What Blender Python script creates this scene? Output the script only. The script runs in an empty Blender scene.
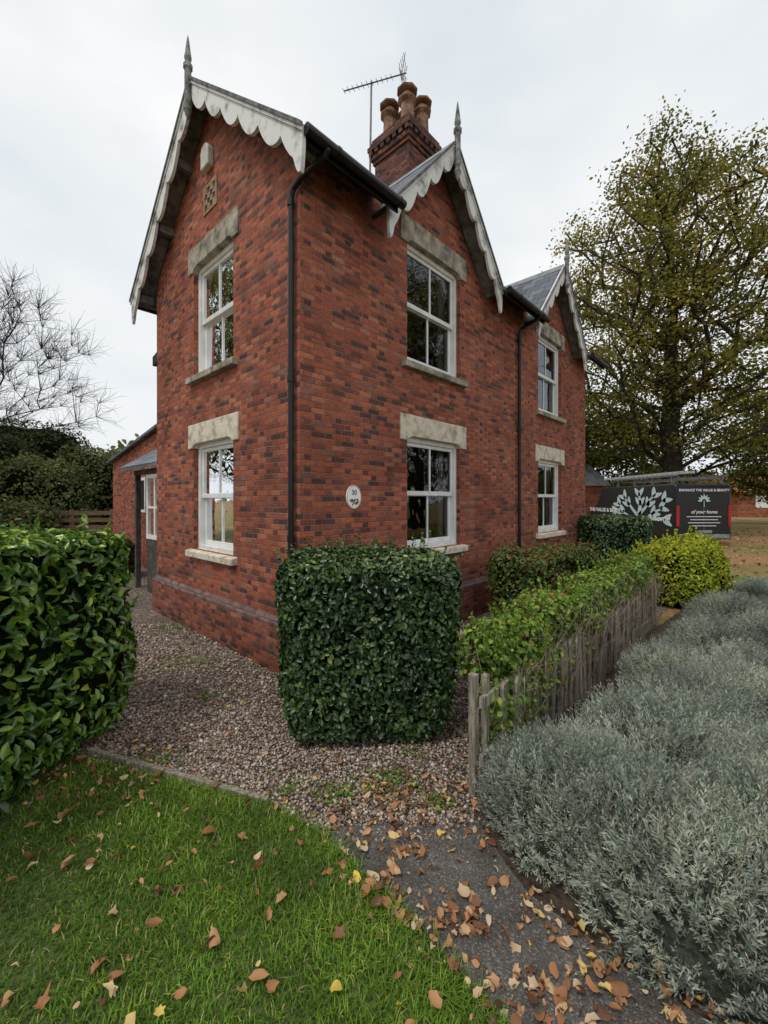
import bpy, math, random
import numpy as np
from mathutils import Vector, Matrix
from mathutils.geometry import tessellate_polygon
random.seed(7)
rng = np.random.default_rng(7)
S = bpy.context.scene
COL = S.collection
S.view_settings.view_transform = 'Standard'
S.view_settings.look = 'None'
S.view_settings.exposure = 0
EYE = 1.65

# ---------------------------------------------------------------- node helpers
class NT:
    def __init__(s, mat):
        mat.use_nodes = True
        s.t = mat.node_tree
        s.t.nodes.clear()
    def n(s, kind, **kw):
        nd = s.t.nodes.new(kind)
        for k, v in kw.items():
            setattr(nd, k, v)
        return nd
    def l(s, a, b):
        s.t.links.new(a, b)
    def put(s, sock, v):
        if isinstance(v, bpy.types.NodeSocket):
            s.l(v, sock)
        else:
            sock.default_value = v
    def m(s, op, a, b=None, c=None):
        nd = s.n('ShaderNodeMath', operation=op)
        s.put(nd.inputs[0], a)
        if b is not None: s.put(nd.inputs[1], b)
        if c is not None: s.put(nd.inputs[2], c)
        return nd.outputs[0]
    def noise(s, vec, scale, detail=4, rough=0.55, out='Fac'):
        nd = s.n('ShaderNodeTexNoise')
        nd.inputs['Scale'].default_value = scale
        nd.inputs['Detail'].default_value = detail
        nd.inputs['Roughness'].default_value = rough
        if vec is not None: s.l(vec, nd.inputs['Vector'])
        return nd.outputs[out]
    def ramp(s, fac, stops, interp='LINEAR'):
        nd = s.n('ShaderNodeValToRGB')
        cr = nd.color_ramp
        cr.interpolation = interp
        while len(cr.elements) < len(stops): cr.elements.new(0.5)
        for e, (p, c) in zip(cr.elements, stops):
            e.position = p
            e.color = (c[0], c[1], c[2], 1)
        s.l(fac, nd.inputs[0])
        return nd.outputs[0]
    def mix(s, fac, a, b, blend='MIX'):
        nd = s.n('ShaderNodeMix', data_type='RGBA', blend_type=blend)
        s.put(nd.inputs[0], fac)
        for i, v in ((6, a), (7, b)):
            if isinstance(v, tuple): v = (v[0], v[1], v[2], 1)
            s.put(nd.inputs[i], v)
        return nd.outputs[2]
    def rng(s, v, a, b, c=0.0, d=1.0, smooth=False):
        nd = s.n('ShaderNodeMapRange')
        if smooth: nd.interpolation_type = 'SMOOTHSTEP'
        s.put(nd.inputs[0], v)
        for i, x in enumerate((a, b, c, d)): nd.inputs[i + 1].default_value = x
        return nd.outputs[0]
    def bump(s, h, dist, strength=1.0):
        nd = s.n('ShaderNodeBump')
        nd.inputs['Distance'].default_value = dist
        nd.inputs['Strength'].default_value = strength
        s.l(h, nd.inputs['Height'])
        return nd.outputs[0]
    def out(s, col, rough=0.8, normal=None, spec=0.3, metal=0.0, transl=0.0):
        p = s.n('ShaderNodeBsdfPrincipled')
        if isinstance(col, tuple): col = (col[0], col[1], col[2], 1)
        s.put(p.inputs['Base Color'], col)
        s.put(p.inputs['Roughness'], rough)
        p.inputs['Specular IOR Level'].default_value = spec
        p.inputs['Metallic'].default_value = metal
        if normal is not None: s.l(normal, p.inputs['Normal'])
        o = s.n('ShaderNodeOutputMaterial')
        sh = p.outputs[0]
        if transl > 0:
            tr = s.n('ShaderNodeBsdfTranslucent')
            s.put(tr.inputs[0], col)
            mx = s.n('ShaderNodeMixShader')
            mx.inputs[0].default_value = transl
            s.l(sh, mx.inputs[1]); s.l(tr.outputs[0], mx.inputs[2])
            sh = mx.outputs[0]
        s.l(sh, o.inputs[0])

def newmat(name):
    m = bpy.data.materials.new(name)
    return m, NT(m)

def wallcoord(t):
    tc = t.n('ShaderNodeTexCoord')
    sp = t.n('ShaderNodeSeparateXYZ'); t.l(tc.outputs['Object'], sp.inputs[0])
    sn = t.n('ShaderNodeSeparateXYZ'); t.l(tc.outputs['Normal'], sn.inputs[0])
    ax = t.m('ABSOLUTE', sn.outputs[0]); ay = t.m('ABSOLUTE', sn.outputs[1])
    sel = t.m('GREATER_THAN', ax, ay)
    u = t.m('ADD', t.m('MULTIPLY', sp.outputs[0], t.m('SUBTRACT', 1.0, sel)), t.m('MULTIPLY', sp.outputs[1], sel))
    return tc.outputs['Object'], u, sp.outputs[2], sel

def brick_mat(name, stops, mortar, P=0.2475, W=0.165, H=0.0545, flemish=True, joint=0.0034, zmul=1.0, rough=0.85, bumpd=0.007, stain=True):
    m, t = newmat(name)
    obj, u, z, sel = wallcoord(t)
    nz = t.noise(obj, 9, 3)
    nu = t.m('MULTIPLY', t.m('SUBTRACT', nz, 0.5), 0.012)
    u = t.m('ADD', t.m('ADD', u, nu), t.m('MULTIPLY', sel, 0.05))
    z = t.m('ADD', t.m('MULTIPLY', z, zmul), t.m('MULTIPLY', nu, 0.6))
    row = t.m('FLOOR', t.m('DIVIDE', z, H))
    par = t.m('FLOORED_MODULO', row, 2.0)
    period = P if flemish else W
    xp = t.m('ADD', t.m('ADD', u, 50 * period), t.m('MULTIPLY', par, period / 2))
    cell = t.m('FLOOR', t.m('DIVIDE', xp, period))
    fx = t.m('SUBTRACT', xp, t.m('MULTIPLY', cell, period))
    if flemish:
        hd = t.m('GREATER_THAN', fx, W)
        lx = t.m('SUBTRACT', fx, t.m('MULTIPLY', hd, W))
        w = t.m('SUBTRACT', W, t.m('MULTIPLY', hd, W - (P - W)))
    else:
        hd = t.m('GREATER_THAN', fx, 1e6); lx = fx; w = W
    dx = t.m('MINIMUM', lx, t.m('SUBTRACT', w, lx))
    lz = t.m('SUBTRACT', z, t.m('MULTIPLY', row, H))
    dz = t.m('MINIMUM', lz, t.m('SUBTRACT', H, lz))
    d = t.m('MINIMUM', dx, dz)
    fine = t.noise(obj, 90, 3)
    d = t.m('ADD', d, t.m('MULTIPLY', t.m('SUBTRACT', fine, 0.5), 0.005))
    mask = t.rng(d, joint * 0.6, joint * 1.7, smooth=True)
    cv = t.n('ShaderNodeCombineXYZ')
    t.l(t.m('ADD', t.m('MULTIPLY', cell, 2.0), hd), cv.inputs[0]); t.l(row, cv.inputs[1]); t.l(sel, cv.inputs[2])
    wn = t.n('ShaderNodeTexWhiteNoise', noise_dimensions='3D'); t.l(cv.outputs[0], wn.inputs[0])
    c = t.ramp(wn.outputs[0], stops)
    c = t.mix(t.m('MULTIPLY', hd, 0.30), c, (0.10, 0.05, 0.045))
    mott = t.ramp(t.noise(obj, 42, 5, 0.65), [(0.28, (0.5, 0.5, 0.5)), (0.5, (1.0, 0.98, 0.96)), (0.72, (1.35, 1.35, 1.35))])
    c = t.mix(1.0, c, mott, 'MULTIPLY')
    mo = t.ramp(t.noise(obj, 2.3, 5, .7), [(.35, tuple(x * .5 for x in mortar)), (.65, tuple(x * 1.25 for x in mortar))])
    c = t.mix(mask, mo, c)
    if stain:
        big = t.ramp(t.noise(obj, 0.8, 6, 0.65), [(0.3, (0.66, 0.62, 0.62)), (0.52, (1.0, .98, .97)), (0.7, (1.15, 1.1, 1.06))])
        c = t.mix(1.0, c, big, 'MULTIPLY')
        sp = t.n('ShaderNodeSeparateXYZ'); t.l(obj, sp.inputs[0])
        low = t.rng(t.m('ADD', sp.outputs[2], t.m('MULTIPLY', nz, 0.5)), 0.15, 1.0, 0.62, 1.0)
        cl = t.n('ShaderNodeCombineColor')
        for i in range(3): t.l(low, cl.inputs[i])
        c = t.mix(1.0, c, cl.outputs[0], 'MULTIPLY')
        eff = t.rng(t.noise(obj, 3.2, 6, 0.7), 0.56, 0.8, 0.0, 0.32)
        c = t.mix(eff, c, (0.33, 0.25, 0.22))
    h = t.m('ADD', mask, t.m('MULTIPLY', fine, 0.35))
    h = t.m('ADD', h, t.m('MULTIPLY', wn.outputs[0], 0.25))
    t.out(c, rough, t.bump(h, bumpd, 1.0), 0.2)
    return m

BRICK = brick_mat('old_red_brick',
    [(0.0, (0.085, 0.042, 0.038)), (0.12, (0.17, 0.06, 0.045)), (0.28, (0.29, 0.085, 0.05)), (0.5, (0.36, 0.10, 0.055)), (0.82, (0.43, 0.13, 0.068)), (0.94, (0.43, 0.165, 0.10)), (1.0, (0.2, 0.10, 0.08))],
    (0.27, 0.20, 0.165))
BLUEBRICK = brick_mat('blue_grey_brick', [(0.0, (0.13, 0.09, 0.085)), (1.0, (0.26, 0.16, 0.14))], (0.13, 0.11, 0.1), stain=False)
CHIMBRICK = brick_mat('sooty_brick', [(0.0, (0.045, 0.03, 0.027)), (0.5, (0.12, 0.05, 0.04)), (1.0, (0.24, 0.095, 0.065))], (0.10, 0.085, 0.075))
SLATE = brick_mat('grey_slate', [(0.0, (0.075, 0.085, 0.1)), (0.5, (0.12, 0.135, 0.16)), (1.0, (0.19, 0.205, 0.23))], (0.03, 0.033, 0.035),
                  P=0.3, W=0.26, H=0.15, flemish=False, joint=0.004, rough=0.5, stain=False)
TILE_RED = brick_mat('orange_roof_tile', [(0.0, (0.22, 0.08, 0.04)), (1.0, (0.36, 0.14, 0.08))], (0.08, 0.04, 0.03), P=0.3, W=0.3, H=0.2, flemish=False, stain=False)

def simple(name, a, b, scale=8, rough=0.6, spec=0.3, bumpd=0.0, metal=0.0, detail=5, lo=0.35, hi=0.65, stretch=None):
    m, t = newmat(name)
    tc = t.n('ShaderNodeTexCoord')
    v = tc.outputs['Object']
    if stretch:
        mp = t.n('ShaderNodeMapping'); mp.inputs['Scale'].default_value = stretch
        t.l(v, mp.inputs[0]); v = mp.outputs[0]
    nz = t.noise(v, scale, detail, 0.65)
    c = t.ramp(nz, [(lo, a), (hi, b)])
    nrm = t.bump(nz, bumpd) if bumpd else None
    t.out(c, rough, nrm, spec, metal)
    return m

STONE = simple('weathered_stone', (0.11, 0.10, 0.08), (0.46, 0.42, 0.335), 6, 0.9, 0.2, 0.012, lo=0.34, hi=0.62, detail=9)
STONE2 = simple('pale_stone', (0.26, 0.22, 0.165), (0.68, 0.61, 0.49), 8, 0.9, 0.2, 0.012, lo=0.30, hi=0.54, detail=9)
WHITE = simple('white_window_paint', (0.66, 0.66, 0.64), (0.82, 0.82, 0.8), 5, 0.35, 0.5)
BARGE = simple('weathered_white_paint', (0.20, 0.20, 0.19), (0.70, 0.70, 0.68), 4.5, 0.6, 0.3, 0.002, detail=9, lo=0.32, hi=0.50)
FINIALM = simple('grey_weathered_wood', (0.06, 0.06, 0.06), (0.34, 0.34, 0.33), 9, 0.8, 0.2, detail=8)
BARGEDK = simple('grey_moulding_paint', (0.05, 0.05, 0.052), (0.2, 0.2, 0.2), 9, 0.7, 0.3)
BLACK = simple('black_gutter_plastic', (0.005, 0.005, 0.006), (0.012, 0.012, 0.013), 6, 0.4, 0.35)
SOFFIT = simple('dark_soffit_timber', (0.03, 0.025, 0.022), (0.10, 0.09, 0.08), 6, 0.8)
SOFFITL = simple('grey_painted_soffit', (0.06, 0.06, 0.055), (0.24, 0.23, 0.21), 6, 0.8)
INTERIOR = simple('dark_interior', (0.008, 0.008, 0.007), (0.022, 0.02, 0.018), 2, 0.9)
CURTAIN = simple('cream_curtain', (0.30, 0.29, 0.26), (0.5, 0.48, 0.44), 6, 0.9)
TERRA = simple('buff_terracotta', (0.12, 0.07, 0.045), (0.38, 0.23, 0.15), 8, 0.85, 0.2, 0.004)
LEAD = simple('lead_grey', (0.16, 0.17, 0.18), (0.28, 0.29, 0.3), 8, 0.6)
METAL = simple('dull_aluminium', (0.10, 0.10, 0.10), (0.2, 0.2, 0.2), 12, 0.5, 0.5, metal=0.4)
OLDWOOD = simple('weathered_fence_timber', (0.12, 0.10, 0.08), (0.38, 0.34, 0.27), 10, 0.9, 0.2, 0.006, stretch=(6, 6, 0.8))
BROWNWOOD = simple('brown_fence_timber', (0.11, 0.07, 0.045), (0.26, 0.17, 0.11), 6, 0.85, stretch=(1, 1, 5))
DEADSTEM = simple('dead_stem', (0.09, 0.06, 0.045), (0.32, 0.24, 0.17), 10, 0.9)
BARK = simple('grey_brown_bark', (0.016, 0.013, 0.011), (0.065, 0.053, 0.042), 5, 0.95, 0.1, 0.03, stretch=(3, 3, 0.6))
BAREBARK = simple('bare_twig_bark', (0.03, 0.025, 0.023), (0.10, 0.085, 0.08), 5, 0.95, 0.1)
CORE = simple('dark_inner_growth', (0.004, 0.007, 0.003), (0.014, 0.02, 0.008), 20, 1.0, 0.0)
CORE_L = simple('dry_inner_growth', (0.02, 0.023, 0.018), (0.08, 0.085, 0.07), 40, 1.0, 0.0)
CERAMIC = simple('white_ceramic', (0.84, 0.83, 0.80), (0.9, 0.89, 0.87), 12, 0.25, 0.5)
BLUEPAINT = simple('dark_number_paint', (0.02, 0.02, 0.03), (0.03, 0.03, 0.05), 6, 0.4)
REDPAINT = simple('red_brown_paint', (0.24, 0.05, 0.02), (0.34, 0.09, 0.04), 6, 0.4)
VANBLACK = simple('black_vehicle_paint', (0.006, 0.006, 0.007), (0.012, 0.012, 0.013), 3, 0.3, 0.45)
VINYL = simple('white_vinyl', (0.72, 0.74, 0.73), (0.8, 0.81, 0.8), 3, 0.5)
VINYLBLUE = simple('pale_blue_grey_vinyl', (0.44, 0.56, 0.60), (0.52, 0.64, 0.67), 3, 0.5)
TAIL = simple('red_lamp_plastic', (0.3, 0.01, 0.01), (0.42, 0.015, 0.015), 5, 0.3, 0.5)
RUBBER = simple('tyre_rubber', (0.01, 0.01, 0.01), (0.02, 0.02, 0.02), 5, 0.8)
SHEDM = simple('grey_metal_cladding', (0.12, 0.12, 0.12), (0.25, 0.25, 0.25), 3, 0.6)

gm, t = newmat('window_glass')
tc = t.n('ShaderNodeTexCoord')
nrm = t.bump(t.noise(tc.outputs['Object'], 2.2, 2), 0.012, 0.6)
fr = t.n('ShaderNodeFresnel'); fr.inputs[0].default_value = 1.65; t.l(nrm, fr.inputs['Normal'])
tr = t.n('ShaderNodeBsdfTransparent'); tr.inputs[0].default_value = (0.5, 0.53, 0.52, 1)
gl = t.n('ShaderNodeBsdfGlossy'); gl.inputs['Roughness'].default_value = 0.01; gl.inputs[0].default_value = (0.9, 0.93, 0.96, 1)
t.l(nrm, gl.inputs['Normal'])
mx = t.n('ShaderNodeMixShader'); t.l(t.m('MULTIPLY', fr.outputs[0], 1.2), mx.inputs[0]); t.l(tr.outputs[0], mx.inputs[1]); t.l(gl.outputs[0], mx.inputs[2])
o = t.n('ShaderNodeOutputMaterial'); t.l(mx.outputs[0], o.inputs[0])
GLASS = gm

def tint_mat(name, stops, rough=0.6, spec=0.3, transl=0.25, big=None):
    m, t = newmat(name)
    a = t.n('ShaderNodeAttribute', attribute_name='tint')
    c = t.ramp(a.outputs['Fac'], stops)
    if big:
        g = t.n('ShaderNodeNewGeometry')
        v = t.ramp(t.noise(g.outputs['Position'], big, 3), [(0.35, (0.6, 0.6, 0.6)), (0.65, (1.28, 1.22, 1.1))])
        c = t.mix(1.0, c, v, 'MULTIPLY')
    t.out(c, rough, None, spec, 0, transl)
    return m
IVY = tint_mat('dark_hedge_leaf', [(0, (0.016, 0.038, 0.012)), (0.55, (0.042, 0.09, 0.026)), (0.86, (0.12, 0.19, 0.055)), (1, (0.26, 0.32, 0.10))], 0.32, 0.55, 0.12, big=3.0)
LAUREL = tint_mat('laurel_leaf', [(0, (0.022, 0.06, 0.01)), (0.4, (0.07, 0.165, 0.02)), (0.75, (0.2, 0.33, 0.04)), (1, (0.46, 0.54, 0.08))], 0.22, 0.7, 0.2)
BRIGHTIVY = tint_mat('bright_climber_leaf', [(0, (0.06, 0.12, 0.02)), (0.5, (0.15, 0.26, 0.035)), (0.85, (0.30, 0.40, 0.06)), (0.95, (0.44, 0.38, 0.07)), (1, (0.3, 0.12, 0.05))], 0.45, 0.4, 0.3)
REDHEDGE = tint_mat('turning_hedge_leaf', [(0, (0.05, 0.09, 0.02)), (0.5, (0.11, 0.17, 0.04)), (0.72, (0.2, 0.2, 0.06)), (1, (0.27, 0.08, 0.04))], 0.5, 0.3, 0.25)
YELLOWB = tint_mat('yellow_green_leaf', [(0, (0.13, 0.18, 0.015)), (0.5, (0.36, 0.42, 0.03)), (1, (0.64, 0.62, 0.07))], 0.5, 0.3, 0.3)
EVERG = tint_mat('evergreen_leaf', [(0, (0.03, 0.045, 0.016)), (0.6, (0.075, 0.105, 0.035)), (1, (0.16, 0.19, 0.07))], 0.6, 0.2, 0.25, big=0.6)
OLIVE = tint_mat('olive_shrub_leaf', [(0, (0.06, 0.08, 0.03)), (0.6, (0.15, 0.18, 0.065)), (1, (0.27, 0.26, 0.11))], 0.6, 0.2, 0.25, big=0.8)
AUTUMN = tint_mat('autumn_leaf', [(0, (0.07, 0.09, 0.015)), (0.35, (0.15, 0.165, 0.03)), (0.6, (0.27, 0.24, 0.045)), (0.84, (0.44, 0.32, 0.065)), (1, (0.48, 0.23, 0.05))], 0.6, 0.2, 0.4, big=0.3)
LAV = tint_mat('lavender_leaf', [(0, (0.13, 0.165, 0.13)), (0.45, (0.29, 0.34, 0.29)), (0.9, (0.52, 0.57, 0.50)), (1, (0.42, 0.36, 0.27))], 0.75, 0.15, 0.2, big=2.2)
GRASSM = tint_mat('grass_blade', [(0, (0.07, 0.16, 0.016)), (0.5, (0.18, 0.34, 0.033)), (0.9, (0.37, 0.5, 0.07)), (1, (0.6, 0.52, 0.22))], 0.5, 0.3, 0.4, big=2.5)
FALLEN = tint_mat('fallen_leaf', [(0, (0.09, 0.045, 0.025)), (0.25, (0.22, 0.10, 0.05)), (0.5, (0.42, 0.19, 0.08)), (0.72, (0.55, 0.32, 0.16)), (0.86, (0.62, 0.48, 0.32)), (1, (0.8, 0.56, 0.06))], 0.6, 0.3, 0.2)
PEBBLE = tint_mat('pebble', [(0, (0.08, 0.062, 0.05)), (0.3, (0.24, 0.175, 0.135)), (0.6, (0.41, 0.32, 0.255)), (0.9, (0.60, 0.51, 0.43)), (1, (0.76, 0.72, 0.66))], 0.75, 0.3, 0)

# ---------------------------------------------------------------- mesh helpers
class MB:
    def __init__(s): s.v = []; s.f = []; s.mi = []
    def add(s, v, f, mi=0):
        b = len(s.v); s.v += [tuple(x) for x in v]
        for q in f: s.f.append([b + i for i in q]); s.mi.append(mi)
    def box(s, x0, x1, y0, y1, z0, z1, mi=0):
        s.add([(x, y, z) for z in (z0, z1) for y in (y0, y1) for x in (x0, x1)],
              [(0, 2, 3, 1), (4, 5, 7, 6), (0, 1, 5, 4), (2, 6, 7, 3), (0, 4, 6, 2), (1, 3, 7, 5)], mi)
    def prism(s, pts, f0, f1, mi=0):
        n = len(pts)
        s.add([f0(*p) for p in pts] + [f1(*p) for p in pts],
              [list(range(n))[::-1], list(range(n, 2 * n))] + [(i, (i + 1) % n, n + (i + 1) % n, n + i) for i in range(n)], mi)
    def tube(s, pts, r, k=10, mi=0, cap=True):
        pts = [Vector(p) for p in pts]; rings = []
        rr = r if isinstance(r, (list, tuple)) else [r] * len(pts)
        ref = None
        for i, p in enumerate(pts):
            d = (pts[min(i + 1, len(pts) - 1)] - pts[max(i - 1, 0)]).normalized()
            a = ref if ref is not None else (Vector((1, 0, 0)) if abs(d.x) < 0.8 else Vector((0, 1, 0)))
            u = (a - d * a.dot(d)).normalized(); ref = u; w = d.cross(u)
            rings.append([p + (u * math.cos(2 * math.pi * j / k) + w * math.sin(2 * math.pi * j / k)) * rr[i] for j in range(k)])
        f = []
        for i in range(len(pts) - 1):
            for j in range(k):
                f.append((i * k + j, i * k + (j + 1) % k, (i + 1) * k + (j + 1) % k, (i + 1) * k + j))
        if cap: f += [list(range(k))[::-1], [(len(pts) - 1) * k + j for j in range(k)]]
        s.add([v for r_ in rings for v in r_], f, mi)
    def lathe(s, c, prof, k=12, mi=0, rot=0.0):
        f = []; v = []
        for (r, z) in prof:
            for j in range(k):
                a = 2 * math.pi * j / k + rot
                v.append((c[0] + r * math.cos(a), c[1] + r * math.sin(a), c[2] + z))
        for i in range(len(prof) - 1):
            for j in range(k):
                f.append((i * k + j, i * k + (j + 1) % k, (i + 1) * k + (j + 1) % k, (i + 1) * k + j))
        f += [list(range(k))[::-1], [(len(prof) - 1) * k + j for j in range(k)]]
        s.add(v, f, mi)

def finish(me, mats):
    for m in mats: me.materials.append(m)

def obj(name, mb, mats, parent=None, smooth=False, bevel=0.0, loc=None, recalc=True, label=None):
    me = bpy.data.meshes.new(name)
    me.from_pydata(mb.v, [], mb.f)
    if not isinstance(mats, (list, tuple)): mats = [mats]
    finish(me, mats)
    me.polygons.foreach_set('material_index', mb.mi)
    if recalc:
        import bmesh
        bm = bmesh.new(); bm.from_mesh(me)
        bmesh.ops.recalc_face_normals(bm, faces=bm.faces); bm.to_mesh(me); bm.free()
    if smooth: me.polygons.foreach_set('use_smooth', [True] * len(me.polygons))
    me.update()
    ob = bpy.data.objects.new(name, me); COL.objects.link(ob)
    if parent: ob.parent = parent
    if loc: ob.location = loc
    if bevel:
        b = ob.modifiers.new('bevel', 'BEVEL'); b.width = bevel; b.segments = 2; b.limit_method = 'ANGLE'
    if label: ob['label'] = label
    return ob

def empty(name, loc, yaw=0, label=None, category=None, group=None):
    e = bpy.data.objects.new(name, None); COL.objects.link(e)
    e.location = loc; e.rotation_euler = (0, 0, yaw); e.empty_display_size = 0.2
    tag(e, label, category, group)
    return e
def tag(o, label=None, category=None, group=None, kind=None):
    if label: o['label'] = label
    if category: o['category'] = category
    if group: o['group'] = group
    if kind: o['kind'] = kind

def npmesh(name, V, F, mats, mi=None, tint=None, smooth=False):
    me = bpy.data.meshes.new(name)
    V = np.asarray(V, dtype=np.float32); F = np.asarray(F, dtype=np.int32)
    me.vertices.add(len(V)); me.vertices.foreach_set('co', V.ravel())
    me.loops.add(F.size); me.loops.foreach_set('vertex_index', F.ravel())
    me.polygons.add(len(F))
    me.polygons.foreach_set('loop_start', np.arange(0, F.size, 4, dtype=np.int32))
    me.polygons.foreach_set('loop_total', np.full(len(F), 4, dtype=np.int32))
    for m in (mats if isinstance(mats, (list, tuple)) else [mats]): me.materials.append(m)
    if mi is not None: me.polygons.foreach_set('material_index', np.asarray(mi, dtype=np.int32))
    if smooth: me.polygons.foreach_set('use_smooth', np.ones(len(F), dtype=bool))
    if tint is not None:
        a = me.attributes.new('tint', 'FLOAT', 'FACE'); a.data.foreach_set('value', np.asarray(tint, dtype=np.float32))
    me.update(calc_edges=True)
    me.validate()
    return me
def npobj(name, me, loc=(0, 0, 0), yaw=0, parent=None):
    ob = bpy.data.objects.new(name, me); COL.objects.link(ob)
    ob.location = loc; ob.rotation_euler = (0, 0, yaw)
    if parent: ob.parent = parent
    return ob

def unit(a): return a / np.maximum(np.linalg.norm(a, axis=1, keepdims=True), 1e-9)
def leaves(P, N, size, aspect=0.55, fold=0.12, T=None, curl=0.0):
    n = len(P); N = unit(N)
    if T is None: T = rng.normal(size=(n, 3))
    T = T - N * np.sum(T * N, axis=1, keepdims=True); T = unit(T); B = np.cross(N, T)
    s = np.asarray(size).reshape(-1, 1) * np.ones((n, 1)); w = s * np.asarray(aspect).reshape(-1, 1) * 0.5
    up = N * s * np.asarray(fold).reshape(-1, 1)
    b = P - T * s * 0.5; tp = P + T * s * 0.5 - N * s * curl
    l1 = P - T * s * 0.2 + B * w * 0.9 + up; l2 = P + T * s * 0.18 + B * w * 0.85 + up
    r1 = P - T * s * 0.2 - B * w * 0.9 + up; r2 = P + T * s * 0.18 - B * w * 0.85 + up
    V = np.stack([b, l1, l2, tp, r2, r1], axis=1).reshape(-1, 3)
    i = np.arange(n)[:, None] * 6
    F = np.concatenate([i + np.array([[0, 3, 2, 1]]), i + np.array([[0, 5, 4, 3]])], axis=1).reshape(-1, 4)
    return V, F
def tubes(P0, P1, R0, R1, k=5):
    n = len(P0); D = unit(P1 - P0)
    A = np.where(np.abs(D[:, :1]) < 0.8, np.array([[1., 0, 0]]), np.array([[0, 1., 0]]))
    U = unit(A - D * np.sum(A * D, axis=1, keepdims=True)); W = np.cross(D, U)
    an = np.arange(k) * 2 * math.pi / k
    c = np.cos(an)[None, :, None]; s_ = np.sin(an)[None, :, None]
    dirv = U[:, None] * c + W[:, None] * s_
    V0 = P0[:, None] + dirv * np.asarray(R0)[:, None, None]; V1 = P1[:, None] + dirv * np.asarray(R1)[:, None, None]
    V = np.concatenate([V0, V1], axis=1).reshape(-1, 3)
    j = np.arange(k); q = np.stack([j, (j + 1) % k, (j + 1) % k + k, j + k], axis=1)
    F = (np.arange(n)[:, None, None] * 2 * k + q[None]).reshape(-1, 4)
    return V, F
def join(parts):
    """parts: (V,F,mi,tint)"""
    Vs, Fs, Ms, Ts = [], [], [], []; b = 0
    for V, F, mi, ti in parts:
        Vs.append(V); Fs.append(F + b); b += len(V)
        Ms.append(np.full(len(F), mi)); Ts.append(ti if ti is not None else np.zeros(len(F)))
    return np.concatenate(Vs), np.concatenate(Fs), np.concatenate(Ms), np.concatenate(Ts)
def lump(P, seed, k=1.0):
    r = np.random.default_rng(seed); o = np.zeros(len(P))
    for i in range(6):
        w = r.normal(size=3) * k * (2.5 + i * 1.6)
        w = w[:P.shape[1]]
        o += np.sin(P @ w + r.uniform(0, 6.3)) / (1 + i * 0.5)
    return o / 2.4
def rbox(q, h, r):
    inner = np.maximum(h - r, 0.001)
    c = np.clip(q, -inner, inner); d = unit(q - c + 1e-7)
    return c + d * r, d

def hedge_mesh(name, h, r, n, size, mat, seed, amp=0.04, depth=0.035, aspect=0.55, up=0.3, core=CORE, cshr=0.07, spk=0.0, taper=0.0, shoots=0, lumpk=1.0, fz=0.0, bottom=False):
    h = np.array(h)
    A = np.array([h[1] * h[2], h[1] * h[2], h[0] * h[2], h[0] * h[2], h[0] * h[1], h[0] * h[1] if bottom else 0]); A = A / A.sum()
    f = rng.choice(6, n, p=A); q = rng.uniform(-1, 1, (n, 3)) * h
    for i, (ax, sg) in enumerate(((0, 1), (0, -1), (1, 1), (1, -1), (2, 1), (2, -1))):
        q[f == i, ax] = sg * h[ax]
    P, D = rbox(q, h, r)
    def shp(P, D, extra):
        P = P + D * (amp * lump(P, seed, lumpk)[:, None] + extra)
        zz = (P[:, 2:3] + h[2]) / (2 * h[2])
        if taper: P[:, :2] *= (1 - taper * np.clip(1 - zz * 3, 0, 1))
        return P
    P = shp(P, D, -rng.exponential(depth, (n, 1)) + spk * np.maximum(0, rng.normal(size=(n, 1)) - 1.0))
    N = unit(D * 0.9 + rng.normal(size=(n, 3)) * 0.55 + np.array([[0, 0, up]]))
    V, F = leaves(P, N, size * rng.uniform(0.6, 1.25, n), aspect, 0.12, curl=0.15)
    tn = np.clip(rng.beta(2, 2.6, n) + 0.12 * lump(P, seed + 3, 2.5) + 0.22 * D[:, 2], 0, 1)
    parts = [(V, F, 0, np.repeat(tn, 2))]
    if shoots:
        m = shoots; idx = rng.choice(n, m); p0 = P[idx]; d = unit(D[idx] * 0.5 + np.array([[0, 0, 1]]) + rng.normal(size=(m, 3)) * 0.4)
        L = rng.uniform(0.05, 0.16, m)
        k = 7; ts = np.linspace(0.2, 1, k)
        PP = (p0[:, None] + d[:, None] * (L[:, None, None] * ts[None, :, None])).reshape(-1, 3)
        NN = unit(rng.normal(size=PP.shape) + np.array([[0, 0, 0.8]]))
        V, F = leaves(PP, NN, size * 0.8 * rng.uniform(0.6, 1.1, len(PP)), aspect)
        parts.append((V, F, 0, np.repeat(np.clip(rng.beta(3, 2, len(PP)), 0, 1), 2)))
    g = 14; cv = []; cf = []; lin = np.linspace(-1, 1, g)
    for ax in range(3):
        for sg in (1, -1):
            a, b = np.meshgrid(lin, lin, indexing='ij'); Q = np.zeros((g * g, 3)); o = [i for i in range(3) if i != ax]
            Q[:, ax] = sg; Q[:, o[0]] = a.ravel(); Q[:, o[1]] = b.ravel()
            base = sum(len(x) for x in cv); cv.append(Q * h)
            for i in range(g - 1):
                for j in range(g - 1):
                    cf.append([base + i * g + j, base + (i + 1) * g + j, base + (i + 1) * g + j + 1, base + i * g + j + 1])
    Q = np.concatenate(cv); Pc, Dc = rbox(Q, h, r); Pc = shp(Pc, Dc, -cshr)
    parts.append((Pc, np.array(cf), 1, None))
    V, F, M, T = join(parts); V[:, 2] += h[2] + fz
    return npmesh(name, V, F, [mat, core], M, T)

def hedge(name, loc, yaw, h, r, n, size, mat, seed, label, cat, **kw):
    me = hedge_mesh(name, h, r, n, size, mat, seed, **kw)
    ob = npobj(name, me, loc, yaw); tag(ob, label, cat)
    return ob

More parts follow.
